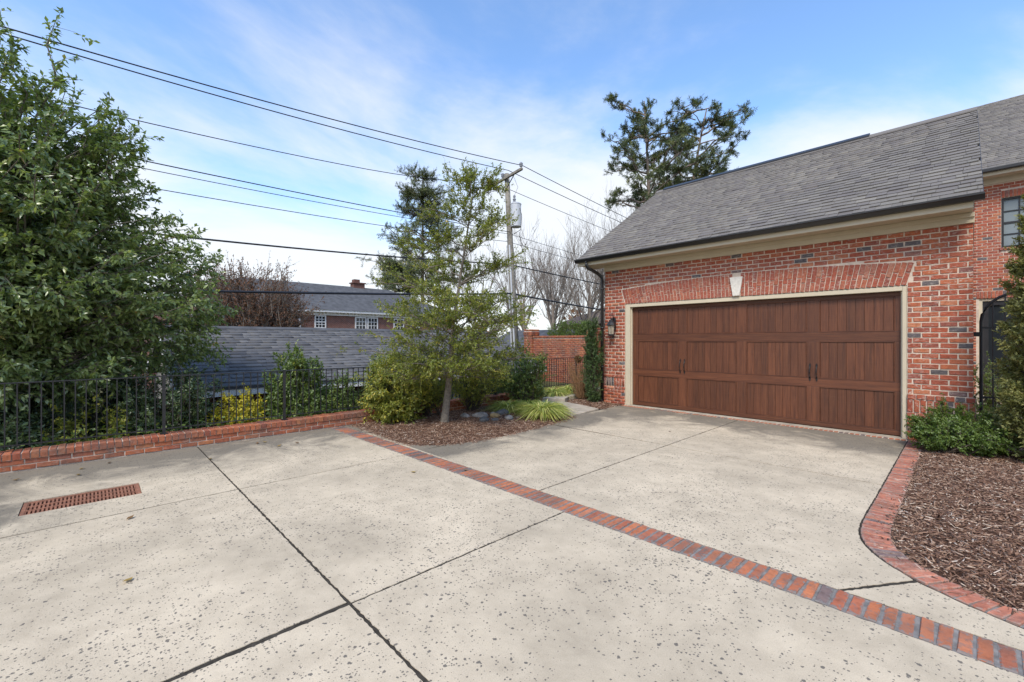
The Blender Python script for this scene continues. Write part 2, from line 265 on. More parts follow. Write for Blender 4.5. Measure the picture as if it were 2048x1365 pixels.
# ------------------------------------------------------------------ helpers
COL = S.collection
def link(o, parent=None):
    COL.objects.link(o)
    if parent is not None: o.parent = parent
    return o
def tag(o, label=None, cat=None, group=None, kind=None):
    if label: o['label'] = label
    if cat: o['category'] = cat
    if group: o['group'] = group
    if kind: o['kind'] = kind
    return o
def thing(name, label, cat, loc=(0, 0, 0), group=None):
    o = bpy.data.objects.new(name, None); o.empty_display_size = 0.2; link(o); o.location = loc
    return tag(o, label, cat, group)
def local(o, parent):
    """geometry is written in world coordinates; move it under a parent that stands elsewhere"""
    if parent is not None:
        off = Vector((0, 0, 0)); q = parent
        while q is not None: off += q.location; q = q.parent
        o.location = -off
    return o
def np_mesh(name, V, faces, mat, parent=None, tint=None, smooth=False):
    """V (n,3), faces: list of (m,k) int arrays"""
    me = bpy.data.meshes.new(name); V = np.asarray(V, dtype=np.float32)
    me.vertices.add(len(V)); me.vertices.foreach_set('co', V.ravel())
    loops = np.concatenate([np.asarray(f).ravel() for f in faces]).astype(np.int32)
    sizes = np.concatenate([np.full(len(f), np.asarray(f).shape[1]) for f in faces]).astype(np.int32)
    starts = np.concatenate([[0], np.cumsum(sizes)[:-1]]).astype(np.int32)
    me.loops.add(len(loops)); me.loops.foreach_set('vertex_index', loops)
    me.polygons.add(len(sizes)); me.polygons.foreach_set('loop_start', starts); me.polygons.foreach_set('loop_total', sizes)
    if smooth: me.polygons.foreach_set('use_smooth', np.ones(len(sizes), dtype=bool))
    if tint is not None:
        a = me.attributes.new('tint', 'FLOAT', 'POINT'); a.data.foreach_set('value', np.asarray(tint, dtype=np.float32))
    me.update(calc_edges=True); me.validate()
    me.materials.append(MATS[mat]); o = bpy.data.objects.new(name, me); link(o, parent); return local(o, parent)
class BM:
    """collects simple solids in world coordinates and links them as one mesh"""
    def __init__(s): s.v = []; s.f = []
    def box(s, x0, x1, y0, y1, z0, z1, M=None):
        b = len(s.v); c = [(x, y, z) for z in (z0, z1) for y in (y0, y1) for x in (x0, x1)]
        if M is not None: c = [tuple(M @ Vector(q)) for q in c]
        s.v += c; s.f += [tuple(b + i for i in q) for q in ((0, 2, 3, 1), (4, 5, 7, 6), (0, 1, 5, 4), (2, 6, 7, 3), (0, 4, 6, 2), (1, 3, 7, 5))]; return s
    def prism(s, pts, z0, z1, M=None):
        b = len(s.v); n = len(pts); c = [(p[0], p[1], z0) for p in pts] + [(p[0], p[1], z1) for p in pts]
        if M is not None: c = [tuple(M @ Vector(q)) for q in c]
        s.v += c; s.f += [tuple(b + i for i in reversed(range(n))), tuple(b + n + i for i in range(n))]
        s.f += [(b + i, b + (i + 1) % n, b + n + (i + 1) % n, b + n + i) for i in range(n)]; return s
    def poly(s, pts): b = len(s.v); s.v += [tuple(p) for p in pts]; s.f.append(tuple(range(b, b + len(pts)))); return s
    def tube(s, pts, r, n=8, cap=True):
        pts = [Vector(p) for p in pts]; rs = r if isinstance(r, (list, tuple)) else [r] * len(pts); b = len(s.v)
        for i, p in enumerate(pts):
            d = (pts[min(i + 1, len(pts) - 1)] - pts[max(i - 1, 0)]).normalized()
            u = d.orthogonal() if abs(d.z) > 0.95 else d.cross(Vector((0, 0, 1))); u.normalize(); v = d.cross(u)
            s.v += [tuple(p + (u * math.cos(2 * math.pi * k / n) + v * math.sin(2 * math.pi * k / n)) * rs[i]) for k in range(n)]
        for i in range(len(pts) - 1):
            for k in range(n): s.f.append((b + i * n + k, b + i * n + (k + 1) % n, b + (i + 1) * n + (k + 1) % n, b + (i + 1) * n + k))
        if cap:
            s.f.append(tuple(b + k for k in reversed(range(n)))); e = b + (len(pts) - 1) * n; s.f.append(tuple(e + k for k in range(n)))
        return s
    def lathe(s, c, prof, n=12, phase=0.0):
        b = len(s.v)
        for (r, z) in prof: s.v += [(c[0] + r * math.cos(2 * math.pi * k / n + phase), c[1] + r * math.sin(2 * math.pi * k / n + phase), c[2] + z) for k in range(n)]
        for i in range(len(prof) - 1):
            for k in range(n): s.f.append((b + i * n + k, b + i * n + (k + 1) % n, b + (i + 1) * n + (k + 1) % n, b + (i + 1) * n + k))
        s.f.append(tuple(b + k for k in reversed(range(n)))); e = b + (len(prof) - 1) * n; s.f.append(tuple(e + k for k in range(n))); return s
    def build(s, name, mat, parent=None, bevel=0, smooth=False):
        me = bpy.data.meshes.new(name); me.from_pydata(s.v, [], s.f); me.update(); me.materials.append(MATS[mat])
        bm = bmesh.new(); bm.from_mesh(me); bmesh.ops.recalc_face_normals(bm, faces=bm.faces); bm.to_mesh(me); bm.free()
        if smooth: me.polygons.foreach_set('use_smooth', [True] * len(me.polygons))
        o = bpy.data.objects.new(name, me); link(o, parent); local(o, parent)
        if bevel: md = o.modifiers.new('bevel', 'BEVEL'); md.width = bevel; md.segments = 2; md.limit_method = 'ANGLE'
        return o

# ---- pieces: bricks, shingles, planks. Each item = (origin, ax, ay, az, (sx, sy, sz)); ay points OUT of the surface
def piece_shape(kind, var, sx, sy, sz):
    rs = random.Random(hash((kind, var)) & 0xffff if False else var * 131 + len(kind))
    j = 0.0034 if kind == 'brick' else 0.0006
    c = 0.004 if kind == 'brick' else 0.0008
    def q(): return rs.uniform(-j, j)
    hx, hz = sx / 2, sz / 2; V = []
    for (y, ins) in ((0, 0), (sy - c, 0), (sy, c)):
        for (a, b) in ((-1, -1), (1, -1), (1, 1), (-1, 1)):
            V.append((a * (hx - ins * (1 + rs.random())) + (q() if y else 0), y + (q() * 1.2 if y == sy else 0), b * (hz - ins * (1 + rs.random())) + (q() if y else 0)))
    if kind == 'shingle':            # wedge: lower edge proud
        V = [(v[0], v[1] * (0.35 if v[2] > 0 else 1.0), v[2]) for v in V]
    F = [(0, 4, 5, 1), (1, 5, 6, 2), (2, 6, 7, 3), (3, 7, 4, 0), (4, 8, 9, 5), (5, 9, 10, 6), (6, 10, 11, 7), (7, 11, 8, 4), (8, 11, 10, 9)]
    return np.array(V), np.array(F)
PCACHE = {}
CF = Vector((-math.sin(R(YAW)), math.cos(R(YAW)), 0)); CR = Vector((math.cos(R(YAW)), math.sin(R(YAW)), 0))
def seen(p):
    d = Vector(p) - EYE; z = d.dot(CF)
    if z < 0.3: return 1e6 - z
    return z if abs(d.dot(CR) / z) < 1.19 and abs(d.z / z) < 0.8 else 1e5 + z
def pieces(name, parent, items, mat, kind='brick', limit=300, rest_name=None, tints=None):
    order = sorted(range(len(items)), key=lambda i: seen(items[i][0])) if len(items) > limit else list(range(len(items)))
    off = Vector((0, 0, 0)); q = parent
    while q is not None: off += q.location; q = q.parent
    for i in order[:limit]:
        o, ax, ay, az, s = items[i]; var = i % 6; key = (kind, mat, var, tuple(round(a / 0.004) for a in s))
        me = PCACHE.get(key)
        if me is None:
            V, F = piece_shape(kind, var, *s); me = bpy.data.meshes.new(name); me.from_pydata(V.tolist(), [], F.tolist()); me.materials.append(MATS[mat]); PCACHE[key] = me
        ob = bpy.data.objects.new(name, me); link(ob, parent)
        M = Matrix.Identity(4)
        for k, a in enumerate((ax, ay, az)):
            for r in range(3): M[r][k] = a[r]
        M.translation = Vector(o) - off
        ob.matrix_local = M
    rest = order[limit:]
    if rest:
        VV = []; FF = []; TT = []; b = 0
        for i in rest:
            o, ax, ay, az, s = items[i]; V, F = piece_shape(kind, i % 6, *s)
            VV.append(V @ np.array([ax, ay, az]) + np.array(o)); FF.append(F + b); b += len(V); TT.append(np.full(len(V), random.random()))
        ob = np_mesh(rest_name or (name + 's'), np.concatenate(VV), [np.concatenate(FF)], mat, parent, np.concatenate(TT)); ob['kind'] = 'stuff'
AX, AY, AZ = (1, 0, 0), (0, 1, 0), (0, 0, 1)
def neg(a): return tuple(-c for c in a)

# ---- plants
def unit(a): return a / (np.linalg.norm(a, axis=-1, keepdims=True) + 1e-9)
def tubes_np(polys, radii, sides):
    """polys (n,m,3), radii (n,m) -> V, quads"""
    n, m, _ = polys.shape
    d = np.gradient(polys, axis=1); d = unit(d)
    up = np.where(np.abs(d[..., 2:3]) > 0.9, np.array([1.0, 0, 0]), np.array([0, 0, 1.0])); u = unit(np.cross(d, up)); v = np.cross(d, u)
    ang = np.arange(sides) * 2 * np.pi / sides
    ring = polys[:, :, None, :] + radii[:, :, None, None] * (u[:, :, None, :] * np.cos(ang)[:, None] + v[:, :, None, :] * np.sin(ang)[:, None])
    V = ring.reshape(-1, 3); idx = np.arange(n * m * sides).reshape(n, m, sides)
    a = idx[:, :-1]; b = idx[:, 1:]; q = np.stack([a, np.roll(a, -1, 2), np.roll(b, -1, 2), b], -1).reshape(-1, 4)
    return V, q
def leaves_np(pos, dirn, L, W, fold=0.25, droop=0.2, rng=RNG, up_bias=0.6, outw=None):
    """five-vertex folded leaves"""
    n = len(pos); d = unit(dirn); rnd = unit(rng.normal(size=(n, 3))); nrm = unit(rnd * (1 - up_bias) + np.array([0, 0, up_bias])) if outw is None else unit(rnd * 0.55 + np.array([0, 0, 0.45]) + outw * 0.6)
    s = unit(np.cross(d, nrm)); nn = np.cross(s, d); L = L[:, None]; W = W[:, None]
    base = pos; mid = pos + d * L * 0.45 - nn * W * fold; le = pos + d * L * 0.45 + s * W * 0.5; ri = pos + d * L * 0.45 - s * W * 0.5
    tip = pos + d * L - np.array([0, 0, 1]) * L * droop
    V = np.stack([base, le, mid, ri, tip], 1).reshape(-1, 3); b = np.arange(n)[:, None] * 5
    T = np.concatenate([b + np.array([[0, 2, 1]]), b + np.array([[0, 3, 2]]), b + np.array([[1, 2, 4]]), b + np.array([[2, 3, 4]])])
    return V, T
def blob_targets(blobs, n, rng, inner=0.45, rough=0.18, per=None):
    vol = np.array([b[1][0] * b[1][1] * b[1][2] for b in blobs]) ** 0.8; k = rng.choice(len(blobs), n, p=vol / vol.sum())
    c = np.array([b[0] for b in blobs], float)[k]; r = np.array([b[1] for b in blobs], float)[k]
    g = unit(rng.normal(size=(n, 3))); f = inner + (1 - inner) * rng.random(n) ** 0.55
    return c + g * r * (f * (1 + rough * rng.normal(size=n)))[:, None]
def plant(name, label, cat, base, targets, origins, leaf_mat_, bark, leaf=(0.08, 0.035), twigs=12, twig_len=0.3, leaves=10, r0=0.015, bow=0.15,
          leaf_from=0.35, trunk=None, droop=0.25, seed=1, group=None, sides=4, out_bias=0.5, up=0.15, spread=0.9, fold=0.25, crown_name='crown', trunk_name='trunk', up_bias=0.5, tint_noise=0.5, tint_fn=None):
    rng = np.random.default_rng(seed); root = thing(name, label, cat, base, group)
    n = len(targets); m = 6; s = np.linspace(0, 1, m)
    O = np.asarray(origins, float); T = np.asarray(targets, float); dl = np.linalg.norm(T - O, axis=1)
    P = O[:, None] * (1 - s)[None, :, None] + T[:, None] * s[None, :, None]
    arc = np.sin(s * np.pi)[None, :, None]; P = P + arc * (dl[:, None, None] * bow) * np.concatenate([rng.normal(size=(n, 1, 2)) * 0.5, np.full((n, 1, 1), 0.5)], 2)
    P[:, 1:-1] += rng.normal(size=(n, m - 2, 3)) * (0.03 * dl[:, None, None])
    rad = r0 * (1 - 0.8 * s)[None, :] * (0.5 + 0.5 * rng.random(n))[:, None] * np.clip(dl / dl.mean(), 0.5, 1.5)[:, None]
    Vb, Qb = tubes_np(P, rad, sides)
    # twigs
    ti = np.repeat(np.arange(n), twigs); k = len(ti); ts = leaf_from + (1 - leaf_from) * rng.random(k) ** 0.8
    f = ts * (m - 1); i0 = np.minimum(f.astype(int), m - 2); fr = (f - i0)[:, None]
    st = P[ti, i0] * (1 - fr) + P[ti, i0 + 1] * fr; bd = unit(P[ti, i0 + 1] - P[ti, i0])
    cen = np.asarray(base, float) + np.array([0, 0, 0.5]); outw = unit(st - T.mean(0))
    td = unit(bd * 0.7 + rng.normal(size=(k, 3)) * spread * 0.6 + outw * out_bias + np.array([0, 0, up]))
    tl = twig_len * (0.45 + 0.8 * rng.random(k)); ss = np.array([0, 0.5, 1.0])
    TP = st[:, None] + td[:, None] * (tl[:, None] * ss)[..., None]; TP[:, 2, 2] -= tl * droop * 0.4
    Vt, Qt = tubes_np(TP, np.full((k, 3), r0 * 0.16) * np.array([1, 0.8, 0.4]), 3)
    V = [Vb, Vt]; Q = [Qb, Qt + len(Vb)]; nb = len(Vb) + len(Vt)
    if trunk is not None:
        tv, tq = tubes_np(np.array([[q[:3] for q in trunk]], float), np.array([[q[3] for q in trunk]], float), 10); V.append(tv); Q.append(tq + nb)
    np_mesh(trunk_name, np.concatenate(V), [np.concatenate(Q)], bark, root, smooth=True)
    # leaves along twigs
    li = np.repeat(np.arange(k), leaves); c = len(li); ls = rng.random(c) ** 0.8
    pos = st[li] + td[li] * (tl[li] * ls)[:, None]; pos[:, 2] -= tl[li] * droop * 0.4 * ls
    ld = unit(td[li] * 0.65 + rng.normal(size=(c, 3)) * 0.75 + np.array([0, 0, -droop * 0.6]))
    L = leaf[0] * (0.6 + 0.65 * rng.random(c)); W = leaf[1] * (0.7 + 0.5 * rng.random(c))
    Vl, Tl = leaves_np(pos, ld, L, W, fold, droop * 0.5, rng, up_bias, outw[li])
    tw = rng.random(k); tn = np.clip(tint_noise * tw[li] + (1 - tint_noise) * rng.random(c), 0, 1)
    if tint_fn is not None: tn = np.clip(tint_fn(pos, tn), 0, 1)
    np_mesh(crown_name, Vl, [Tl], leaf_mat_, root, np.repeat(tn, 5)); return root

# polygon signed distance (positive inside)
def sdist(P, poly):
    poly = np.array(poly, float); a = poly; b = np.roll(poly, -1, 0); d = np.full(len(P), 1e9); ins = np.zeros(len(P), bool)
    for (x0, y0), (x1, y1) in zip(a, b):
        e = np.array([x1 - x0, y1 - y0]); L = (e @ e) + 1e-12; w_ = P - np.array([x0, y0]); tt = np.clip((w_ @ e) / L, 0, 1)
        d = np.minimum(d, np.linalg.norm(w_ - tt[:, None] * e, axis=1))
        c = ((y0 > P[:, 1]) != (y1 > P[:, 1])) & (P[:, 0] < (x1 - x0) * (P[:, 1] - y0) / (y1 - y0 + 1e-12) + x0); ins ^= c
    return np.where(ins, d, -d)
def fbm(P, sc, seed=0):
    return np.array([mnoise.fractal(Vector((x * sc, y * sc, seed)), 0.8, 2.0, 4) for x, y in P])
def smooth_poly(pts, it=2):
    pts = [tuple(p) for p in pts]
    for _ in range(it):
        q = [pts[0]]
        for a, b in zip(pts[:-1], pts[1:]):
            q += [(a[0] * .75 + b[0] * .25, a[1] * .75 + b[1] * .25), (a[0] * .25 + b[0] * .75, a[1] * .25 + b[1] * .75)]
        pts = q + [pts[-1]]
    return pts

# ================================================================== SETTING
# ---- terrain: one sheet to the horizon; the lot is a terrace, the neighbour's ground to the west lies lower
def ground_z(x, y):
    x = np.asarray(x, float); y = np.asarray(y, float)
    f = np.clip((-8.35 - x) / 2.4, 0, 1); f = f * f * (3 - 2 * f); g = 1 - np.clip((y - 11.6) / 2.0, 0, 1)
    back = np.clip((-x - 19) / 6, 0, 1)
    return -0.16 - 1.8 * f * np.maximum(g, back) 
xs = np.unique(np.concatenate([np.linspace(-14, -8, 40), np.linspace(-30, 12, 50), np.array([-900, -500, -300, -180, -120, -80, -60, -45, -38, 20, 35, 60, 120, 250, 500, 900])]))
ys = np.unique(np.concatenate([np.linspace(-10, 30, 50), np.array([-900, -500, -250, -120, -60, -35, -20, 36, 45, 60, 80, 120, 180, 300, 500, 900])]))
gx, gy = np.meshgrid(xs, ys, indexing='ij'); gz = ground_z(gx, gy)
idx = np.arange(gx.size).reshape(gx.shape); q = np.stack([idx[:-1, :-1], idx[1:, :-1], idx[1:, 1:], idx[:-1, 1:]], -1).reshape(-1, 4)
plain('earth', (0.085, 0.085, 0.04), 1, 0.5, 1.2, bmp=0.8, spec=0.1)
tag(np_mesh('ground', np.stack([gx, gy, gz], -1).reshape(-1, 3), [q], 'earth', smooth=True), kind='structure')

# ---- driveway: concrete slabs with open joints, brick bands let in between
drive = bpy.data.objects.new('driveway', None); link(drive); tag(drive, kind='structure')
BM().box(-8.04, -6.471, -10, 9.42, -0.14, -0.004).box(-5.989, 7, -10, 9.42, -0.14, -0.004).box(-6.471, -5.989, -10, -0.501, -0.14, -0.004).box(-6.471, -5.989, 0.371, 9.42, -0.14, -0.004).build('joint_fill', 'joint_dirt', drive)
def densify(pts, step=0.03, jit=0.0042):
    out = []; n = len(pts)
    for i in range(n):
        a = Vector((*pts[i], 0)); b = Vector((*pts[(i + 1) % n], 0)); d = b - a; k = max(1, int(d.length / step)); nr = Vector((-d.y, d.x, 0)).normalized() if d.length else Vector()
        for j in range(k):
            p = a + d * (j / k) + (nr * random.uniform(-jit, jit) if j else Vector()); out.append((p.x, p.y))
    return out
def slab(pts, z=0.0, parent=drive, mat='concrete', thick=0.10, name='concrete_slab', bev=0):
    return BM().prism(densify(pts), z - thick, z).build(name, mat, parent, bevel=bev)
def band_lo(x): return 3.155 + 0.012 * (x + 4)
def band_hi(x): return 3.425 + 0.012 * (x + 4)
XJ1, XJ2, XJ3, YJ1, YJ2 = -5.43, -2.60, -3.15, 1.13, 6.32
g1 = 0.010
# near field, south of the joint at YJ1 (the western one holds the drain)
GX0, GX1, GY0, GY1 = -6.47, -5.99, -0.50, 0.37
cell_x = [-8.03, GX0, GX1, XJ1 - g1]; cell_y = [-10, GY0, GY1, YJ1 - 0.009]
b = BM(); ix = {}
for i in range(3):
    for j in range(3):
        if i == 1 and j == 1: continue
        b.box(cell_x[i], cell_x[i + 1], cell_y[j], cell_y[j + 1], -0.1, 0)
ob = b.build('concrete_slab', 'concrete', drive)
bm = bmesh.new(); bm.from_mesh(ob.data); bmesh.ops.remove_doubles(bm, verts=bm.verts, dist=1e-4)
seen_f = {}
for f in list(bm.faces):
    k = tuple(round(c, 3) for c in f.calc_center_median()); seen_f.setdefault(k, []).append(f)
bmesh.ops.delete(bm, geom=[f for v in seen_f.values() if len(v) > 1 for f in v], context='FACES'); bmesh.ops.recalc_face_normals(bm, faces=bm.faces); bm.to_mesh(ob.data); bm.free()
slab([(XJ1 + g1, -10), (XJ2 - g1, -10), (XJ2 - g1 - 0.02, YJ1 - 0.010), (XJ1 + g1, YJ1 - 0.010)])
slab([(XJ2 + g1, -10), (7, -10), (7, YJ1 - 0.011), (XJ2 + g1, YJ1 - 0.011)])
slab([(-8.03, YJ1 + 0.009), (XJ1 - 0.008, YJ1 + 0.010), (XJ1 - 0.008, band_lo(XJ1)), (-8.03, band_lo(-8))])
slab([(XJ1 + 0.008, YJ1 + 0.010), (XJ2 - 0.009, YJ1 + 0.010), (XJ2 - 0.009, band_lo(XJ2)), (XJ1 + 0.008, band_lo(XJ1))])
slab([(XJ2 + 0.009, YJ1 + 0.010), (7, YJ1 + 0.010), (7, band_lo(7)), (XJ2 + 0.009, band_lo(XJ2))])
# bed outlines
bed_edge = smooth_poly([(-6.02, 3.45), (-5.72, 3.62), (-5.47, 3.95), (-5.36, 4.45), (-5.33, 5.1), (-5.40, 5.9), (-5.50, 6.5), (-5.60, 7.05), (-5.68, 7.24)], 2)
border_in = smooth_poly([(-0.62, 9.45), (-0.62, 7.5), (-0.62, 5.6), (-0.63, 4.85), (-0.58, 4.45), (-0.42, 4.15), (-0.18, 3.93), (0.15, 3.76), (0.7, 3.62), (1.6, 3.585), (3.5, 3.60), (7, 3.64)], 2)
def cut(pts, f): return [p for p in pts if f(p)]
be_lo = cut(bed_edge, lambda p: p[1] < YJ2 - 0.02); be_hi = cut(bed_edge, lambda p: p[1] > YJ2 + 0.02)
bi_hi = cut(border_in, lambda p: p[1] > YJ2 + 0.01); bi_lo = cut(border_in, lambda p: p[1] < YJ2 - 0.01)
slab([(-8.03, band_hi(-8)), (-6.02, band_hi(-6))] + [(-6.1, 3.6), (-8.03, 3.6)])
slab([(-5.49, band_hi(-5.5)), (XJ3 - 0.009, band_hi(XJ3)), (XJ3 - 0.009, YJ2 - 0.009)] + [(x - 0.03, y) for x, y in reversed([p for p in be_lo if p[0] > -5.52])])
slab([(-6.04, band_hi(-6)), (-5.502, band_hi(-5.5)), (-5.502, 3.93)] + [(x - 0.03, y) for x, y in reversed([p for p in be_lo if p[0] < -5.53 and p[1] < 3.95])])
slab([(be_hi[0][0] - 0.03, YJ2 + 0.009), (XJ3 - 0.009, YJ2 + 0.009), (XJ3 - 0.009, 9.335), (-5.86, 9.335), (-5.86, 8.9), (-5.80, 8.39)] + [(x - 0.02, y) for x, y in reversed(be_hi)])
slab([(XJ3 + 0.009, YJ2 + 0.009), (-0.632, YJ2 + 0.009)] + list(reversed([(x - 0.012, y) for x, y in bi_hi if y < 9.33])) + [(-0.632, 9.335), (XJ3 + 0.009, 9.335)])
jg = (-0.55, band_hi(-0.5)); jh = (-0.22, 3.955)
left_b = [(x - 0.012, y) for x, y in bi_lo if y > jh[1] + 0.01]; right_b = [(x, y - 0.012) for x, y in bi_lo if y < jh[1] - 0.01]
slab([(XJ3 + 0.009, band_hi(XJ3)), (jg[0] - 0.016, jg[1]), (jh[0] - 0.018, jh[1] + 0.008)] + list(reversed(left_b)) + [(-0.632, YJ2 - 0.009), (XJ3 + 0.009, YJ2 - 0.009)])
slab([(jg[0] + 0.016, jg[1]), (7, band_hi(7) + 0.0)] + list(reversed(right_b)) + [(jh[0] + 0.006, jh[1] - 0.012)])

# brick soldier band across the drive
band = bpy.data.objects.new('brick_band', None); link(band, drive); band.location = (0, 0, 0)
BM().prism([(-8.03, band_lo(-8) + 0.008), (7, band_lo(7) + 0.008), (7, band_hi(7) - 0.008), (-8.03, band_hi(-8) - 0.008)], -0.09, -0.0025).build('mortar_bed', 'mortar_grey', band)
it = []; x = -8.0
while x < 2.4:
    wd = 0.060 * random.uniform(0.92, 1.06); lo, hi = band_lo(x) + 0.012, band_hi(x) - 0.012; tilt = random.uniform(-0.03, 0.03)
    ax = (math.cos(tilt), math.sin(tilt), 0); az = (math.sin(tilt), -math.cos(tilt), 0)
    it.append(((x, (lo + hi) / 2 + random.uniform(-.004, .004), -0.055 + random.uniform(-0.003, 0.002)), ax, AZ, az, (wd, 0.06, hi - lo))); x += wd + 0.017
pieces('brick', band, it, 'brick_paver')
# curved border of bricks round the planting bed
border = bpy.data.objects.new('brick_border', None); link(border, drive)
def offset_path(pts, d):
    out = []
    for i, p in enumerate(pts):
        a = Vector((*pts[max(i - 1, 0)], 0)); c = Vector((*pts[min(i + 1, len(pts) - 1)], 0)); t_ = (c - a).normalized(); out.append((p[0] - t_.y * d, p[1] + t_.x * d))
    return out
bo = offset_path(border_in, 0.20)
BM().prism([(x, y) for x, y in offset_path(border_in, 0.006)] + list(reversed(offset_path(border_in, 0.196))), -0.10, -0.0025).build('mortar_bed', 'mortar_grey', border)
it = []; acc_ = 0.0; nxt = 0.04
for a, c in zip(border_in[:-1], border_in[1:]):
    a = Vector((*a, 0)); c = Vector((*c, 0)); L = (c - a).length
    while nxt <= acc_ + L and a.x < 2.6:
        p_ = a + (c - a) * ((nxt - acc_) / L); t_ = (c - a).normalized(); nr = Vector((-t_.y, t_.x, 0)); ce = p_ + nr * 0.10
        it.append(((ce.x, ce.y, -0.050 + random.uniform(-.004, .003)), tuple(t_), AZ, tuple(-nr), (0.060 * random.uniform(.95, 1.04), 0.06, 0.19))); nxt += 0.0735
    acc_ += L
pieces('brick', border, it, 'brick_border')
# threshold: brick row and pale sill under the garage door
thr = bpy.data.objects.new('threshold', None); link(thr, drive)
BM().box(-5.85, -0.63, 9.337, 9.43, -0.1, -0.0025).build('mortar_bed', 'mortar', thr)
pieces('brick', thr, [((x, 9.384, -0.054), AX, AZ, (0, -1, 0), (0.056, 0.06, 0.088)) for x in np.arange(-5.82, -0.66, 0.0735)], 'brick_paver')
BM().box(-5.83, -0.64, 9.432, 9.62, -0.1, 0.012).build('sill', 'path_concrete', thr, bevel=0.004)

# ---- planting beds: mulch mounds that run in under the slabs' edges
bed_poly = [(-8.06, 3.52), (-6.3, 3.44)] + bed_edge + [(-6.3, 7.35), (-7.0, 7.85), (-7.6, 8.45), (-7.7, 9.2), (-7.75, 12.5), (-8.06, 12.5)]
bed2_poly = [(-5.86, 8.5), (-5.88, 9.52), (-6.40, 9.52), (-6.40, 12.5), (-7.28, 12.5), (-7.34, 10.2), (-7.30, 9.15), (-7.08, 8.76), (-6.4, 8.55)]
bed3_poly = [(x, y) for x, y in bo if x < 3.6] + [(3.6, 9.6), (3.6, 9.9), (0.15, 9.9), (0.12, 9.52), (-0.45, 9.52)]
def bed_height(P, poly, mound, seed):
    s_ = sdist(P, poly); f = fbm(P, 2.2, seed) * 0.022 + fbm(P, 9, seed + 3) * 0.010
    z = np.where(s_ > 0, -0.004 + mound * (1 - np.exp(-np.maximum(s_, 0) / 0.5)) + f * np.clip(s_ / 0.15, 0.25, 1), np.maximum(-0.09, -0.004 + s_ * 1.2)); return z, s_
def make_bed(poly, mound, seed, step, nchip, size, tag_):
    pl = np.array(poly); x0, y0 = pl.min(0) - 0.15; x1, y1 = pl.max(0) + 0.15
    gx, gy = np.meshgrid(np.arange(x0, x1, step), np.arange(y0, y1, step), indexing='ij'); P = np.stack([gx.ravel(), gy.ravel()], 1)
    z, s_ = bed_height(P, poly, mound, seed); keep = (s_ > -0.10).reshape(gx.shape); idx = np.arange(gx.size).reshape(gx.shape)
    kq = keep[:-1, :-1] & keep[1:, :-1] & keep[1:, 1:] & keep[:-1, 1:]
    q = np.stack([idx[:-1, :-1], idx[1:, :-1], idx[1:, 1:], idx[:-1, 1:]], -1)[kq]
    o = np_mesh('mulch_bed', np.stack([P[:, 0], P[:, 1], z], 1), [q], 'mulch_base', smooth=True); tag(o, kind='structure')
    # loose shredded bark
    C = []
    while sum(map(len, C)) < nchip:
        c = np.stack([RNG.uniform(x0, x1, nchip), RNG.uniform(y0, y1, nchip)], 1); c = c[sdist(c, poly) > -0.02 - 0.13 * RNG.random(nchip) ** 7]; C.append(c)
    C = np.concatenate(C)[:nchip]; zc, _ = bed_height(C, poly, mound, seed); zc = np.maximum(zc, 0.0)
    n = len(C); L = size * (0.3 + RNG.random(n) ** 3 * 2.4); W_ = size * RNG.uniform(0.10, 0.32, n); H = W_ * 0.35
    a = RNG.random(n) * 2 * np.pi; pit = RNG.normal(size=n) * 0.28
    d = np.stack([np.cos(a) * np.cos(pit), np.sin(a) * np.cos(pit), np.sin(pit)], 1); s1 = unit(np.cross(d, np.array([0, 0, 1.0])) + RNG.normal(size=(n, 3)) * 0.25); u = np.cross(s1, d)
    c3 = np.stack([C[:, 0], C[:, 1], zc + H * 0.6 + RNG.random(n) * 0.008], 1)
    V = np.stack([c3 + d * (L * 0.5 * i)[:, None] + s1 * (W_ * 0.5 * j * (0.55 if i > 0 else 1))[:, None] + u * (H * 0.5 * k)[:, None] for i in (-1, 1) for j in (-1, 1) for k in (-1, 1)], 1)
    b = np.arange(n)[:, None] * 8; Q = np.concatenate([b + np.array([f]) for f in ((0, 1, 3, 2), (4, 6, 7, 5), (0, 4, 5, 1), (2, 3, 7, 6), (1, 5, 7, 3))])
    o2 = np_mesh('bark_chips', V.reshape(-1, 3), [Q], 'chip', o, np.repeat(np.clip(RNG.random(n) ** 1.15, 0, 1), 8)); o2['kind'] = 'stuff'
    return o
make_bed(bed_poly, 0.05, 1.0, 0.05, 36000, 0.036, 'a')
make_bed(bed2_poly, 0.06, 5.0, 0.05, 5000, 0.05, 'b')
make_bed(bed3_poly, 0.05, 9.0, 0.06, 75000, 0.042, 'c')

# ---- garden path along the garage
path = bpy.data.objects.new('garden_path', None); link(path); tag(path, kind='structure')
slab([(-5.70, 7.22), (-5.83, 8.38), (-6.5, 8.58), (-7.03, 8.69), (-7.62, 8.42), (-7.0, 7.82), (-6.3, 7.32)], 0.035, path, 'path_concrete', 0.16, 'paving_slab', 0.012)
slab([(-7.64, 8.45), (-7.10, 8.72), (-7.32, 9.15), (-7.36, 10.15), (-7.68, 10.3), (-7.70, 9.2)], 0.11, path, 'path_concrete', 0.25, 'paving_slab', 0.012)
slab([(-7.68, 10.33), (-7.36, 10.18), (-7.3, 11.2), (-7.3, 14.0), (-7.7, 14.0)], 0.19, path, 'path_concrete', 0.34, 'paving_slab', 0.012)
# courtyard behind the gate
tag(BM().box(-0.0 + 0.16, 7, 9.95, 18.4, -0.1, 0.03).build('courtyard_paving', 'path_concrete'), kind='structure')

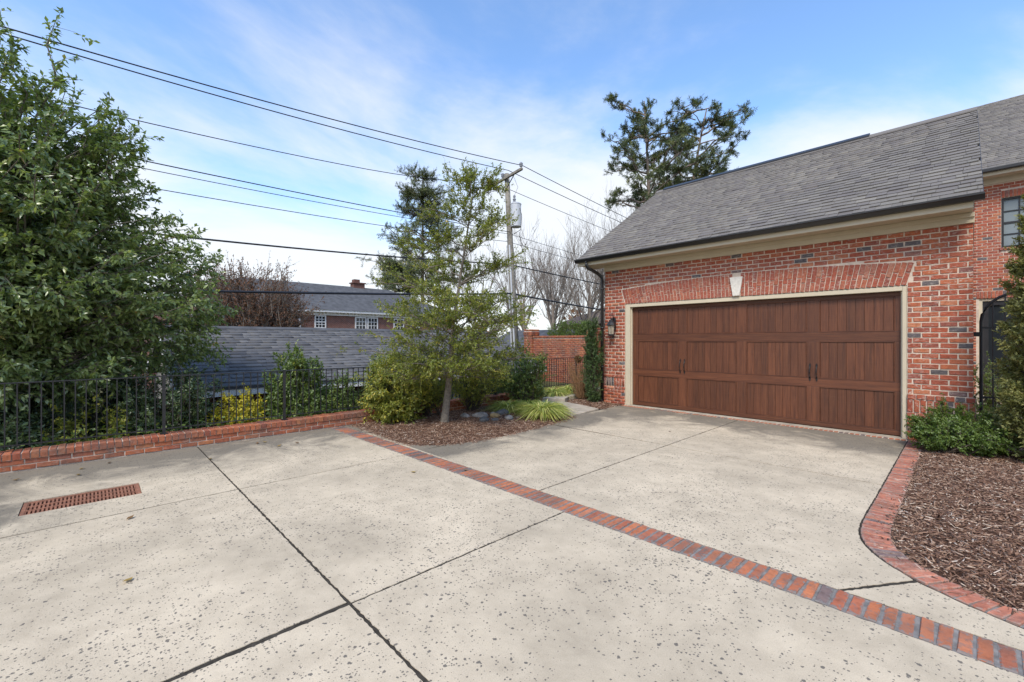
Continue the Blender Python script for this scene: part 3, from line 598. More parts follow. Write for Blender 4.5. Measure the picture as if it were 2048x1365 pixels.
# ================================================================== GARAGE
FY = 9.50; GL, GR = -6.42, 0.10; TOP = 3.37; COURSE = TOP / 41
garage = thing('garage', 'red brick garage with wide brown panelled door and grey shingle roof', 'garage', (-3.16, FY, 0))
DX0, DX1, DZ = -5.83, -0.64, 2.50        # brick opening
MY = FY + 0.007                          # mortar face
b = BM(); b.box(GL + 0.005, DX0, MY, FY + 0.28, -0.1, 3.5).box(DX1, GR - 0.005, MY, FY + 0.28, -0.1, 3.5).box(DX0, DX1, MY, FY + 0.28, DZ, 3.5)
wall = b.build('wall', 'mortar', garage)
b = BM(); b.box(GL, GL + 0.25, FY + 0.281, 17.1, -0.1, 3.5).box(GR - 0.25, GR, FY + 0.281, 17.1, -0.1, 3.5).box(GL + 0.251, GR - 0.251, 16.85, 17.1, -0.1, 3.5)
b.prism([(FY, 3.501), (17.1, 3.501), (13.3, 6.15)], GL, GL + 0.25, Matrix(((0, 0, 1, 0), (1, 0, 0, 0), (0, 1, 0, 0), (0, 0, 0, 1)))).prism([(FY, 3.501), (17.1, 3.501), (13.3, 6.15)], GR - 0.25, GR, Matrix(((0, 0, 1, 0), (1, 0, 0, 0), (0, 1, 0, 0), (0, 0, 0, 1))))
b.build('side_wall', 'texbrick_red', garage)
ACX, AHW = -3.235, 2.72
def arch_top(x): return 2.875 + 0.10 * (1 - ((x - ACX) / AHW) ** 2)
def arch_half(z): return 2.60 + (z - DZ) * 0.28       # flared skewback
it = []; JT = 0.015
for r in range(41):
    z0 = r * COURSE + JT / 2; z1 = (r + 1) * COURSE - JT / 2
    proud = 0.0
    if r < 9: continue                      # base is laid separately below the water table
    x = GL + 0.003 - (0.1025 if r % 2 else 0.0)
    while x < GR:
        a, c = max(x + JT / 2, GL + 0.003), min(x + 0.205 - JT / 2, GR - 0.003); x += 0.205
        segs = [(a, c)]
        if z1 < DZ + 0.005 or z0 < DZ - 0.01:
            segs = [(p0, p1) for (p0, p1) in ((a, min(c, DX0 - 0.006)), (max(a, DX1 + 0.006), c))]
        else:
            hw = arch_half((z0 + z1) / 2) + 0.012
            if z0 < arch_top((a + c) / 2) + 0.008:
                segs = [(a, min(c, ACX - hw)), (max(a, ACX + hw), c)]
                zb = arch_top((a + c) / 2) + 0.012
                if z1 - zb > 0.018 and a > ACX - hw and c < ACX + hw:
                    it.append((((a + c) / 2, FY + 0.03, (zb + z1) / 2), (-1, 0, 0), (0, -1, 0), AZ, (c - a, 0.03, z1 - zb))); segs = []
        for (p0, p1) in segs:
            if p1 - p0 > 0.025:
                it.append((((p0 + p1) / 2 + random.uniform(-.002, .002), FY + 0.03 + random.uniform(-0.003, 0.003), (z0 + z1) / 2 + random.uniform(-.0015, .0015)), (-1, 0, 0), (0, -1, 0), AZ, (p1 - p0 + random.uniform(-.005, .002), 0.03, z1 - z0 + random.uniform(-.004, .002))))
# base below the water table: projects 25 mm, with header sill, soldier row and stretchers
for (xa, xb) in ((GL - 0.02, DX0), (DX1, GR + 0.025)):
    BM().box(xa + 0.004, xb - 0.002, FY - 0.014, MY + 0.001, -0.1, 0.735).build('base_course', 'mortar', garage)
    nh = int((xb - xa) / 0.105); wd = (xb - xa) / nh
    for i in range(nh): it.append(((xa + (i + .5) * wd, FY + 0.0, 0.70), (-1, 0, 0), (0, -1, 0), AZ, (wd - JT, 0.036, 0.07)))
    ns = int((xb - xa) / 0.0735); wd = (xb - xa) / ns
    for i in range(ns): it.append(((xa + (i + .5) * wd, FY + 0.0, 0.555), (-1, 0, 0), (0, -1, 0), AZ, (wd - JT, 0.028, 0.196)))
    for r in range(6):
        x = xa - (0.1025 if r % 2 else 0)
        while x < xb:
            a, c = max(x + JT / 2, xa), min(x + 0.205 - JT / 2, xb); x += 0.205
            if c - a > 0.03: it.append((((a + c) / 2, FY + 0.0, r * 0.0745 + 0.037), (-1, 0, 0), (0, -1, 0), AZ, (c - a, 0.028, 0.063)))
pieces('brick', wall, it, 'brick_red', limit=300, rest_name='bricks')
# jack arch: leaning soldiers, each course a long and a short brick
arch = bpy.data.objects.new('door_arch', None); link(arch, garage); local(arch, garage)
it = []; nA = 70
for i in range(nA):
    u = (i + 0.5) / nA * 2 - 1; xb = ACX + u * 2.585; lean = u * 0.27
    if abs(xb - ACX) < 0.10: continue
    top = arch_top(xb + lean * 0.4) - 0.004; h = (top - DZ - 0.006)
    ca, sa = math.cos(lean), math.sin(lean); az = (sa, 0, ca); ax = (-ca, 0, sa)
    l1 = h * (0.56 if i % 2 else 0.36); wd = 2 * 2.585 / nA - 0.011
    for (c0, c1) in ((0.0, l1 - 0.006), (l1 + 0.006, h)):
        m_ = (c0 + c1) / 2; it.append(((xb + sa * m_, FY + 0.028 + random.uniform(-.003, .003), DZ + 0.004 + ca * m_), ax, (0, -1, 0), az, (wd * (1 + 0.10 * m_ / h) + random.uniform(-.003, .001), 0.03, c1 - c0)))
pieces('arch_brick', arch, it, 'brick_arch')
kz = Matrix(((1, 0, 0, 0), (0, 0, 1, 0), (0, 1, 0, 0), (0, 0, 0, 1)))
BM().prism([(ACX - 0.065, 2.515), (ACX + 0.065, 2.515), (ACX + 0.125, 2.90), (ACX - 0.125, 2.90)], FY - 0.035, FY + 0.012, kz).build('keystone', 'cast_stone', garage, bevel=0.006)
# door casing
b = BM(); b.box(DX0 + 0.004, -5.70, FY + 0.012, FY + 0.11, 0.012, 2.494).box(-0.70, DX1 - 0.004, FY + 0.012, FY + 0.11, 0.012, 2.494).box(-5.699, -0.701, FY + 0.012, FY + 0.11, 2.415, 2.494)
b.box(-5.73, -5.68, FY + 0.06, FY + 0.14, 0.012, 2.41).box(-0.72, -0.68, FY + 0.06, FY + 0.14, 0.012, 2.41)
b.build('door_frame', 'trim_beige', garage, bevel=0.006)
# door leaf
DY = FY + 0.125
door = BM().box(-5.695, -0.705, DY + 0.012, DY + 0.05, 0.02, 2.413).build('garage_door', 'door_vertical', garage)
rows = [(0.105, 0.752), (0.905, 1.585), (1.755, 2.345)]; cols = [(-5.545, -4.52), (-4.335, -3.28), (-3.09, -2.04), (-1.845, -0.80)]
ez = [0.022] + [v for r_ in rows for v in r_] + [2.411]; ex = [-5.69] + [v for c_ in cols for v in c_] + [-0.71]
for i in range(0, 8, 2): BM().box(-5.692, -0.708, DY - 0.008, DY + 0.0125, ez[i], ez[i + 1]).build('rail', 'door_horizontal', door, bevel=0.005)
for (z0, z1) in rows:
    for i in range(0, 10, 2): BM().box(ex[i], ex[i + 1], DY - 0.0085, DY + 0.0125, z0 + 0.0005, z1 - 0.0005).build('stile', 'door_vertical', door, bevel=0.005)
for ri, (z0, z1) in enumerate(rows):
    for (x0, x1) in cols:
        b = BM()      # moulding round the panel
        for (a0, a1, c0, c1) in ((x0, x1, z0, z0 + 0.014), (x0, x1, z1 - 0.014, z1), (x0, x0 + 0.014, z0 + .0141, z1 - .0141), (x1 - 0.014, x1, z0 + .0141, z1 - .0141)): b.box(a0 + .0005, a1 - .0005, DY - 0.0135, DY + 0.012, c0 + .0005, c1 - .0005)
        b.build('moulding', 'door_horizontal', door, bevel=0.004)
        wd = (x1 - x0 - 0.03) / 8
        for k in range(8):
            xa = x0 + 0.015 + k * wd
            BM().box(xa + 0.0014, xa + wd - 0.0014, DY + 0.0005 + 0.001 * (k % 2), DY + 0.0125, z0 + 0.0145, z1 - 0.0145).build('plank', 'door_vertical', door, bevel=0.003)
for hx in (-4.475, -4.375, -1.99, -1.885):
    b = BM(); z0, z1 = 0.87, 1.15
    b.prism([(hx - 0.014, z0), (hx, z0 - 0.03), (hx + 0.014, z0), (hx + 0.012, z0 + 0.05), (hx - 0.012, z0 + 0.05)], DY - 0.017, DY - 0.0085, kz).prism([(hx - 0.012, z1 - 0.05), (hx + 0.012, z1 - 0.05), (hx + 0.016, z1), (hx, z1 + 0.035), (hx - 0.016, z1)], DY - 0.017, DY - 0.0085, kz)
    b.tube([(hx, DY - 0.015, z0 + 0.03), (hx, DY - 0.045, z0 + 0.07), (hx, DY - 0.052, (z0 + z1) / 2), (hx, DY - 0.045, z1 - 0.07), (hx, DY - 0.015, z1 - 0.03)], 0.0095, 8)
    b.build('handle', 'dark_metal', door)
# cornice: frieze, soffit, fascia, gutter
EX0, EX1 = -6.95, 0.19
b = BM(); b.box(GL - 0.01, GR + 0.01, FY - 0.03, FY + 0.03, TOP - 0.005, 3.52).box(GL - 0.012, GR + 0.012, FY - 0.06, FY - 0.0305, 3.45, 3.519).build('frieze', 'trim_beige', garage, bevel=0.006)
BM().box(EX0 + 0.02, EX1 - 0.1, 9.075, FY + 0.3, 3.521, 3.55).build('soffit', 'trim_beige', garage)
BM().box(EX0 + 0.02, EX1 - 0.095, 9.04, 9.0745, 3.50, 3.655).build('fascia', 'trim_beige', garage, bevel=0.008)
gp = [(9.038, 3.585), (8.965, 3.585), (8.955, 3.60), (8.93, 3.64), (8.915, 3.648), (8.915, 3.672), (8.928, 3.672), (8.928, 3.655), (8.965, 3.612), (8.97, 3.597), (9.03, 3.597), (9.03, 3.672), (9.038, 3.672)]
Mx = Matrix(((0, 0, 1, 0), (1, 0, 0, 0), (0, 1, 0, 0), (0, 0, 0, 1)))
b = BM().prism(gp, EX0 - 0.01, EX1 + 0.01, Mx); ol = [(9.038, 3.585), (8.965, 3.585), (8.955, 3.60), (8.93, 3.64), (8.915, 3.648), (8.915, 3.672), (9.038, 3.672)]
b.prism(ol, EX0 - 0.014, EX0 - 0.0105, Mx).prism(ol, EX1 + 0.0105, EX1 + 0.014, Mx); b.build('gutter', 'gutter_black', garage)
b = BM(); b.tube([(-6.62, 8.98, 3.59), (-6.62, 8.98, 3.50), (-6.60, 9.03, 3.43), (-6.53, 9.30, 3.33), (-6.47, 9.42, 3.24), (-6.46, 9.44, 3.12), (-6.46, 9.44, 0.1)], 0.043, 10)
for z in (0.9, 1.9, 2.9): b.tube([(-6.46, 9.44, z), (-6.46, 9.44, z + 0.04)], 0.049, 10)
b.build('downspout', 'gutter_black', garage, smooth=True)
# roof
E0 = Vector((0, 9.0, 3.675)); RG = Vector((0, 13.3, 6.44)); sd_ = (RG - E0); SL = sd_.length; sd_ = sd_ / SL; nrm = Vector((0, -sd_.z, sd_.y))
b = BM()
b.prism([(9.03, 3.665), (13.3, 6.40), (17.6, 3.665), (17.6, 3.60), (13.3, 6.33), (9.03, 3.60)], EX0 + 0.012, EX1 - 0.012, Mx)
roof = b.build('roof', 'roof_plain', garage)
it = []; nr = 31; ex_ = SL / nr
for r in range(nr):
    x = EX0 - random.uniform(0, 0.2)
    while x < EX1:
        wd = random.choice((0.13, 0.16, 0.2, 0.24, 0.28)); a, c = max(x, EX0), min(x + wd, EX1); x += wd
        if c - a < 0.03: continue
        pc = E0 + sd_ * (r * ex_ + 0.10); th = random.choice((0.014, 0.019, 0.024))
        pc = pc + nrm * (-0.012)
        it.append((((a + c) / 2, pc.y, pc.z), (-1, 0, 0), tuple(nrm), tuple(sd_), (c - a - 0.003, th + 0.012, 0.20)))
pieces('shingle', roof, it, 'shingle_grey', 'shingle', 300, 'shingles')
BM().prism([(13.12, 6.345), (13.3, 6.462), (13.48, 6.345), (13.48, 6.37), (13.3, 6.49), (13.12, 6.37)], EX0, EX1, Mx).build('ridge_cap', 'shingle_grey', roof)
BM().prism([(13.16, 6.405), (13.3, 6.495), (13.44, 6.405), (13.44, 6.44), (13.3, 6.53), (13.16, 6.44)], EX0 + 0.25, -1.55, Mx).build('ridge_vent', 'gutter_black', roof)
b = BM()
for xx in (EX0 - 0.004, EX1 - 0.008): b.prism([(9.0, 3.60), (13.3, 6.345), (13.3, 6.42), (9.0, 3.68)], xx, xx + 0.012, Mx)
b.build('drip_edge', 'gutter_black', roof)
# wall lantern
lan = thing('wall_lantern', 'black coach lantern with clear panes fixed to the brick beside the garage door', 'lantern', (-6.14, FY - 0.005, 1.72))
lx, ly = -6.14, FY - 0.135
BM().prism([(lx - 0.045, 1.86), (lx + 0.045, 1.86), (lx + 0.055, 1.92), (lx + 0.055, 2.13), (lx + 0.035, 2.18), (lx - 0.035, 2.18), (lx - 0.055, 2.13), (lx - 0.055, 1.92)], FY - 0.03, FY - 0.004, kz).build('back_plate', 'black_metal', lan, bevel=0.006)
BM().tube([(lx, FY - 0.03, 2.10), (lx, FY - 0.05, 2.22), (lx, FY - 0.09, 2.285), (lx, ly - 0.01, 2.27), (lx, ly - 0.02, 2.21), (lx, ly, 2.16)], 0.008, 8).build('arm', 'black_metal', lan, smooth=True)
BM().lathe((lx, ly, 0), [(0.012, 2.17), (0.022, 2.15), (0.014, 2.13), (0.05, 2.11), (0.055, 2.075), (0.085, 2.06), (0.09, 2.035), (0.12, 1.99), (0.12, 1.975), (0.09, 1.972)], 8, R(22.5)).build('lamp_cap', 'black_metal', lan)
b = BM()
for k in range(6):
    a = k * math.pi / 3; b.tube([(lx + 0.092 * math.cos(a), ly + 0.092 * math.sin(a), 1.975), (lx + 0.07 * math.cos(a), ly + 0.07 * math.sin(a), 1.755)], 0.006, 6)
b.build('cage', 'black_metal', lan)
for k in range(6):
    a0, a1 = k * math.pi / 3 + 0.06, (k + 1) * math.pi / 3 - 0.06; q_ = lambda r, a, z: (lx + r * math.cos(a), ly + r * math.sin(a), z)
    BM().poly([q_(0.090, a0, 1.973), q_(0.090, a1, 1.973), q_(0.068, a1, 1.757), q_(0.068, a0, 1.757)]).build('pane', 'lamp_glass', lan)
BM().lathe((lx, ly, 0), [(0.05, 1.715), (0.082, 1.73), (0.082, 1.755), (0.06, 1.758)], 8, R(22.5)).build('lamp_base', 'black_metal', lan)
BM().lathe((lx, ly, 0), [(0.012, 1.758), (0.014, 1.85), (0.022, 1.87), (0.02, 1.91), (0.004, 1.94)], 8).build('bulb', 'white_paint', lan)

# ================================================================== MAIN HOUSE behind the garage, on the right
HY = 18.5; HL, HR = -2.2, 8.0; HT = 6.06
house = thing('brick_house', 'two storey red brick house rising behind the right end of the garage', 'house', (2.5, HY, 0))
W2 = (0.73, 2.0, 4.22, 5.62); D2 = (0.30, 2.4, 0.03, 2.80)
b = BM()
b.box(HL, D2[0], HY + 0.007, HY + 0.3, -0.1, 2.83).box(D2[1], HR, HY + 0.007, HY + 0.3, -0.1, 2.83).box(HL, HR, HY + 0.007, HY + 0.3, 2.8305, W2[2])
b.box(HL, W2[0], HY + 0.007, HY + 0.3, W2[2] + .0005, W2[3]).box(W2[1], HR, HY + 0.007, HY + 0.3, W2[2] + .0005, W2[3]).box(HL, HR, HY + 0.007, HY + 0.3, W2[3] + .0005, 6.3)
hw = b.build('wall', 'mortar', house)
b = BM(); b.box(HL, HL + 0.3, HY + 0.301, HY + 9, -0.1, 6.3).box(HR - 0.3, HR, HY + 0.301, HY + 9, -0.1, 6.3).box(HL + 0.301, HR - 0.301, HY + 8.7, HY + 9, -0.1, 6.3).build('side_wall', 'texbrick_red', house)
it = []
for r in range(int(HT / 0.0815)):
    z0, z1 = r * 0.0815 + 0.0075, (r + 1) * 0.0815 - 0.0075; x = HL - (0.1025 if r % 2 else 0)
    while x < 4.5:
        a, c = max(x + 0.006, HL), min(x + 0.199, HR); x += 0.205; segs = [(a, c)]
        for (wx0, wx1, wz0, wz1) in ((W2[0], W2[1], W2[2] - 0.08, W2[3] + 0.205), (D2[0] - 0.05, D2[1] + .05, D2[2], D2[3] + 0.21)):
            if z1 > wz0 and z0 < wz1: segs = [s for (p0, p1) in segs for s in ((p0, min(p1, wx0 - .006)), (max(p0, wx1 + .006), p1))]
        for p0, p1 in segs:
            if p1 - p0 > 0.025: it.append((((p0 + p1) / 2, HY + 0.03, (z0 + z1) / 2), (-1, 0, 0), (0, -1, 0), AZ, (p1 - p0, 0.03, z1 - z0)))
for (a, c, zc, hh) in ((W2[0], W2[1], W2[3] + 0.103, 0.19), (D2[0] - .05, D2[1] + .05, D2[3] + 0.105, 0.2), (W2[0] - .03, W2[1] + .03, W2[2] - 0.04, 0.07)):
    for x in np.arange(a + 0.035, c, 0.0735): it.append(((x, HY + 0.02 if hh > .1 else HY + 0.0, zc), (-1, 0, 0), (0, -1, 0), AZ, (0.062, 0.03, hh)))
pieces('brick', hw, it, 'brick_red', limit=150, rest_name='bricks')
def window(parent, x0, x1, z0, z1, y, nx, nz, fm, gm='glass_dark', fw=0.05, mw=0.02, along='x', dep=0.07, sash=True):
    """frame, muntins and pane; along 'x' looks to -Y, along 'y' looks to +X"""
    f = BM(); mt = BM(); M_ = None if along == 'x' else Matrix(((0, -1, 0, 0), (1, 0, 0, 0), (0, 0, 1, 0), (0, 0, 0, 1)))
    yy = y if along == 'x' else -y
    f.box(x0, x0 + fw, yy, yy + dep, z0, z1, M_).box(x1 - fw, x1, yy, yy + dep, z0, z1, M_).box(x0 + fw, x1 - fw, yy, yy + dep, z0, z0 + fw, M_).box(x0 + fw, x1 - fw, yy, yy + dep, z1 - fw, z1, M_)
    w_ = f.build('window', fm, parent)
    for i in range(1, nx): xx = x0 + fw + (x1 - x0 - 2 * fw) * i / nx; mt.box(xx - mw / 2, xx + mw / 2, yy + 0.022, yy + 0.045, z0 + fw, z1 - fw, M_)
    for i in range(1, nz): zz_ = z0 + fw + (z1 - z0 - 2 * fw) * i / nz; k = mw * (1.0 if (sash and i * 2 == nz) else 0.5); mt.box(x0 + fw, x1 - fw, yy + 0.0235, yy + 0.044, zz_ - k, zz_ + k, M_)
    if mt.v: mt.build('muntins', fm, w_)
    BM().box(x0 + fw, x1 - fw, yy + 0.046, yy + 0.052, z0 + fw, z1 - fw, M_).build('pane', gm, w_); return w_
window(house, *W2[:2], *W2[2:], HY + 0.05, 4, 4, 'black_metal', 'blind', 0.05, 0.025)
wd_ = window(house, D2[0] + 0.07, D2[1], D2[2], D2[3] - 0.07, HY + 0.08, 2, 1, 'black_metal', 'glass_dark', 0.12, 0.05)
BM().box(D2[0] - 0.002, D2[0] + 0.07, HY + 0.04, HY + 0.2, D2[2], D2[3]).box(D2[0] + 0.07, D2[1], HY + 0.04, HY + 0.2, D2[3] - 0.07, D2[3]).build('door_frame', 'trim_beige', house)
BM().box(HL - 0.3, HR + 0.3, HY - 0.03, HY + 0.03, HT, 6.30).box(HL - 0.3, HR + 0.3, HY - 0.42, HY - 0.031, 6.22, 6.26).box(HL - 0.3, HR + 0.3, HY - 0.45, HY - 0.421, 6.20, 6.36).build('cornice', 'trim_beige', house)
BM().box(HL - 0.32, HR + 0.32, HY - 0.57, HY - 0.451, 6.29, 6.40).build('gutter', 'gutter_black', house, bevel=0.02)
e0 = Vector((0, HY - 0.5, 6.40)); rg = Vector((0, HY + 4.5, 10.05))
hroof = BM().prism([(HY - 0.45, 6.385), (HY + 4.5, 10.02), (HY + 9.4, 6.385), (HY + 9.4, 6.31), (HY + 4.5, 9.94), (HY - 0.45, 6.31)], HL - 0.35, HR + 0.35, Mx).build('roof', 'roof_plain', house)
dd = rg - e0; LL = dd.length; dd /= LL; nn_ = Vector((0, -dd.z, dd.y)); it = []
for r in range(int(LL / 0.143)):
    x = HL - 0.35
    while x < 5.0:
        wd = random.choice((0.17, 0.22, 0.3)); pc = e0 + dd * (r * 0.143 + 0.085) - nn_ * 0.012; it.append(((x + wd / 2, pc.y, pc.z), (-1, 0, 0), tuple(nn_), tuple(dd), (wd - .003, random.choice((.022, .028, .032)), 0.17))); x += wd
pieces('shingle', hroof, it, 'shingle_grey', 'shingle', 0, 'shingles')
# arched iron gate between garage and hedge
GY_ = 9.98
gate = thing('iron_gate', 'black iron garden gate with arched top between garage wall and conifer', 'gate', (0.62, GY_, 0.03))
b = BM(); arc_ = [(0.185, GY_, 0.05)] + [(0.185, GY_, z) for z in np.linspace(0.4, 1.86, 6)] + [(0.62 - 0.435 * math.cos(a), GY_, 1.90 + 0.44 * math.sin(a)) for a in np.linspace(0, math.pi, 14)] + [(1.055, GY_, z) for z in np.linspace(1.86, 0.05, 6)]
b.tube(arc_, 0.021, 8).build('frame', 'black_metal', gate, smooth=True)
for k in range(1, 7):
    x = 0.185 + 0.87 * k / 7; zt = 1.90 + 0.44 * math.sqrt(max(0, 1 - ((x - 0.62) / 0.435) ** 2)) * 0.98
    BM().tube([(x, GY_, 0.14), (x, GY_, zt - (0.02 if k % 2 else 0.0))], 0.009, 6).build('bar', 'black_metal', gate)
for z in (0.14, 0.72, 1.80): BM().box(0.2, 1.04, GY_ - 0.008, GY_ + 0.008, z - 0.014, z + 0.014).build('cross_rail', 'black_metal', gate)
for z in (0.4, 1.7): BM().box(0.101, 0.18, GY_ - 0.03, GY_ + 0.03, z - 0.035, z + 0.035).build('hinge', 'black_metal', gate, bevel=0.006)
BM().tube([(1.12, GY_, 0), (1.12, GY_, 1.95)], 0.035, 8).build('post', 'black_metal', gate)
# flat ground up to the garage side for the bed by the gate

# ================================================================== DRAIN, RETAINING WALL, FENCE
dr = thing('drain_grate', 'rusty slotted drain grate set into the concrete near the low wall', 'drain', (-6.23, -0.065, 0))
b = BM(); b.box(GX0 + .004, GX0 + 0.04, GY0 + .004, GY1 - .004, -0.06, -0.008).box(GX1 - 0.04, GX1 - .004, GY0 + .004, GY1 - .004, -0.06, -0.008).box(GX0 + 0.0401, GX1 - 0.0401, GY0 + .004, GY0 + 0.035, -0.06, -0.008).box(GX0 + 0.0401, GX1 - 0.0401, GY1 - 0.035, GY1 - .004, -0.06, -0.008)
b.build('frame', 'rust_iron', dr)
BM().box(GX0, GX1, GY0, GY1, -0.12, -0.105).build('sump', 'joint_dirt', dr)
inx0, inx1, iny0, iny1 = GX0 + 0.041, GX1 - 0.041, GY0 + 0.036, GY1 - 0.036
nb_ = 28
for k in range(nb_ + 1):
    y = iny0 + (iny1 - iny0) * k / nb_; hw_ = 0.0075
    BM().box(inx0, inx1, max(y - hw_, iny0), min(y + hw_, iny1), -0.045, -0.012).build('bar', 'rust_iron', dr)
for k in (1, 2): x = inx0 + (inx1 - inx0) * k / 3; BM().box(x - 0.013, x + 0.013, iny0, iny1, -0.05, -0.010).build('rib', 'rust_iron', dr)

WX = -8.05; WY0, WY1 = -3.2, 12.6
rw = thing('retaining_wall', 'low orange brick wall with rowlock cap under the iron fence', 'wall', (WX - 0.15, 4.5, 0))
BM().box(WX - 0.29, WX - 0.008, WY0, WY1, -2.2, 0.212).build('core', 'mortar', rw)
it = []
for r in range(2):
    y = WY0 - (0.1 if r else 0)
    while y < WY1:
        L = 0.195; a, c = max(y, WY0), min(y + L, WY1); y += 0.207
        if c - a > .04: it.append(((WX - 0.03 + random.uniform(-.003, .003), (a + c) / 2, 0.008 + r * 0.068 + 0.030), (0, -1, 0), (1, 0, 0), AZ, (c - a, 0.03, 0.057)))
cap_it = [((WX - 0.145 + random.uniform(-.003, .003), y, 0.142 + random.uniform(-.002, .002)), AX, AZ, (0, -1, 0), (0.315, 0.080, 0.066 + random.uniform(-.003, .002))) for y in np.arange(WY0 + 0.04, WY1, 0.0775)]
pieces('brick', rw, it, 'brick_orange'); pieces('cap_brick', rw, cap_it, 'brick_orange')
FX = -8.19; FZ0, FZ1 = 0.30, 1.075
fence = thing('iron_fence', 'thin black iron picket fence standing along the low brick wall', 'fence', (FX, 4.5, 0.25))
BM().box(FX - 0.016, FX + 0.016, WY0, WY1, FZ1 - 0.008, FZ1 + 0.008).build('top_rail', 'black_metal', fence, bevel=0.003)
BM().box(FX - 0.012, FX + 0.012, WY0, WY1, FZ0 - 0.007, FZ0 + 0.007).build('bottom_rail', 'black_metal', fence)
posts = [0.75 + 1.64 * k for k in range(-2, 8)]
for y in posts:
    if y < WY1: BM().box(FX - 0.019, FX + 0.019, y - 0.019, y + 0.019, 0.21, FZ1 + 0.02).box(FX - 0.045, FX + 0.045, y - 0.045, y + 0.045, 0.2245, 0.238).build('post', 'black_metal', fence)
bal = BM().box(-0.0062, 0.0062, -0.0062, 0.0062, FZ0 - 0.03, FZ1 - 0.003).build('baluster', 'black_metal', fence); bal_me = bal.data
ybs = [y + 0.1025 * (k + 1) for y in posts for k in range(15)]; first = True
for y in ybs:
    if not (WY0 < y < WY1): continue
    if first: o_ = bal; first = False
    else: o_ = bpy.data.objects.new('baluster', bal_me); link(o_, fence)
    o_.location = Vector((FX, y, 0)) - fence.location

# stones set in the bed
stone_sp = [(-7.05, 5.45, .16, .10, 'stone', 'flat grey river stone lying beside the tree trunk'), (-6.88, 5.72, .20, .12, 'stone', 'broad pale grey stone in the mulch, left of the tan one'), (-6.50, 5.50, .17, .09, 'stone_dark', 'dark slate coloured stone lying in front of the tan stone'),
            (-6.62, 5.88, .15, .12, 'stone_tan', 'rusty tan rounded stone in the ring of bed stones'), (-6.76, 6.22, .19, .14, 'stone_dark', 'large brown rounded stone at the back of the stone ring'), (-6.30, 5.98, .15, .09, 'stone', 'small grey cobble beside the striped grass clump'), (-6.78, 5.98, .10, .10, 'stone', 'upright light stone between the tan and brown stones'), (-6.32, 5.62, .10, .07, 'stone_dark', 'small dark pebble near the edge of the stone ring')]
for i, (x, y, r_, h_, mt_, lb) in enumerate(stone_sp):
    bm = bmesh.new(); bmesh.ops.create_icosphere(bm, subdivisions=3, radius=1)
    for v in bm.verts:
        n_ = mnoise.fractal(v.co * 1.3 + Vector((i * 7, 3, 1)), 0.9, 2, 3) * 0.22; v.co *= (1 + n_); v.co.x *= r_ * (1.0 + 0.15 * (i % 3)); v.co.y *= r_ * 0.75; v.co.z *= h_
    me = bpy.data.meshes.new('stone'); bm.to_mesh(me); bm.free(); me.materials.append(MATS[mt_]); me.polygons.foreach_set('use_smooth', [True] * len(me.polygons))
    o_ = bpy.data.objects.new('stone', me); link(o_); o_.scale = (0.72, 0.72, 0.62); o_.location = (x, y, 0.045 + h_ * 0.1); o_.rotation_euler = (0, 0, i * 1.1); tag(o_, lb, 'stone', 'stones ringed in the mulch bed')

# ================================================================== NEIGHBOUR'S GARAGE (low roof beyond the fence)
ng = thing('neighbor_garage', 'low outbuilding with long blue grey shingle roof beyond the fence', 'outbuilding', (-14.5, 6.6, -1.9))
NX0, NX1, NXE, NRZ, NEZ, NY0, NY1 = -11.0, -14.5, -18.0, 1.955, 0.60, 1.2, 12.4
Mxz = Matrix(((1, 0, 0, 0), (0, 0, 1, 0), (0, 1, 0, 0), (0, 0, 0, 1)))
ngr = BM().prism([(NX0 + 0.02, NEZ - 0.01), (NX1, NRZ - 0.01), (NXE, NEZ - 0.01), (NXE, NEZ - 0.06), (NX1, NRZ - 0.07), (NX0 + 0.02, NEZ - 0.06)], NY0, NY1, Mxz).build('roof', 'roof_far', ng)
e0 = Vector((NX0 + 0.03, 0, NEZ)); rg = Vector((NX1, 0, NRZ)); dd = rg - e0; LL = dd.length; dd /= LL; nn_ = Vector((-dd.z, 0, dd.x)); nn_ = nn_ if nn_.z > 0 else -nn_; it = []
nr_ = 19
for r in range(nr_):
    y = NY0 - random.uniform(0, .2)
    while y < NY1:
        wd = random.choice((0.2, 0.26, 0.34, 0.42)); a, c = max(y, NY0), min(y + wd, NY1); y += wd; pc = e0 + dd * (r * LL / nr_ + 0.11) - nn_ * 0.012
        if c - a > .03: it.append(((pc.x, (a + c) / 2, pc.z), (0, -1, 0), tuple(nn_), tuple(dd), (c - a - .003, random.choice((.026, .034, .042)), 0.225)))
pieces('shingle', ngr, it, 'shingle_blue', 'shingle', 0, 'shingles')
BM().prism([(NX1 + 0.14, NRZ - 0.045), (NX1, NRZ + 0.02), (NX1 - 0.14, NRZ - 0.045), (NX1 - 0.14, NRZ - 0.02), (NX1, NRZ + 0.05), (NX1 + 0.14, NRZ - 0.02)], NY0, NY1, Mxz).build('ridge_cap', 'roof_far', ngr)
BM().box(NX0 - 0.03, NX0 + 0.0, NY0 + 0.02, NY1 - 0.02, NEZ - 0.20, NEZ - 0.02).box(NX0 - 0.30, NX0 - 0.031, NY0 + 0.02, NY1 - 0.02, NEZ - 0.20, NEZ - 0.18).build('fascia', 'white_paint', ng)
for yy in (NY0 - 0.03, NY1 + 0.002): BM().prism([(NX0, NEZ - 0.02), (NX1, NRZ + 0.0), (NXE, NEZ - 0.02), (NXE, NEZ - 0.20), (NX1, NRZ - 0.18), (NX0, NEZ - 0.20)], yy, yy + 0.028, Mxz).build('rake_board', 'white_paint', ng)
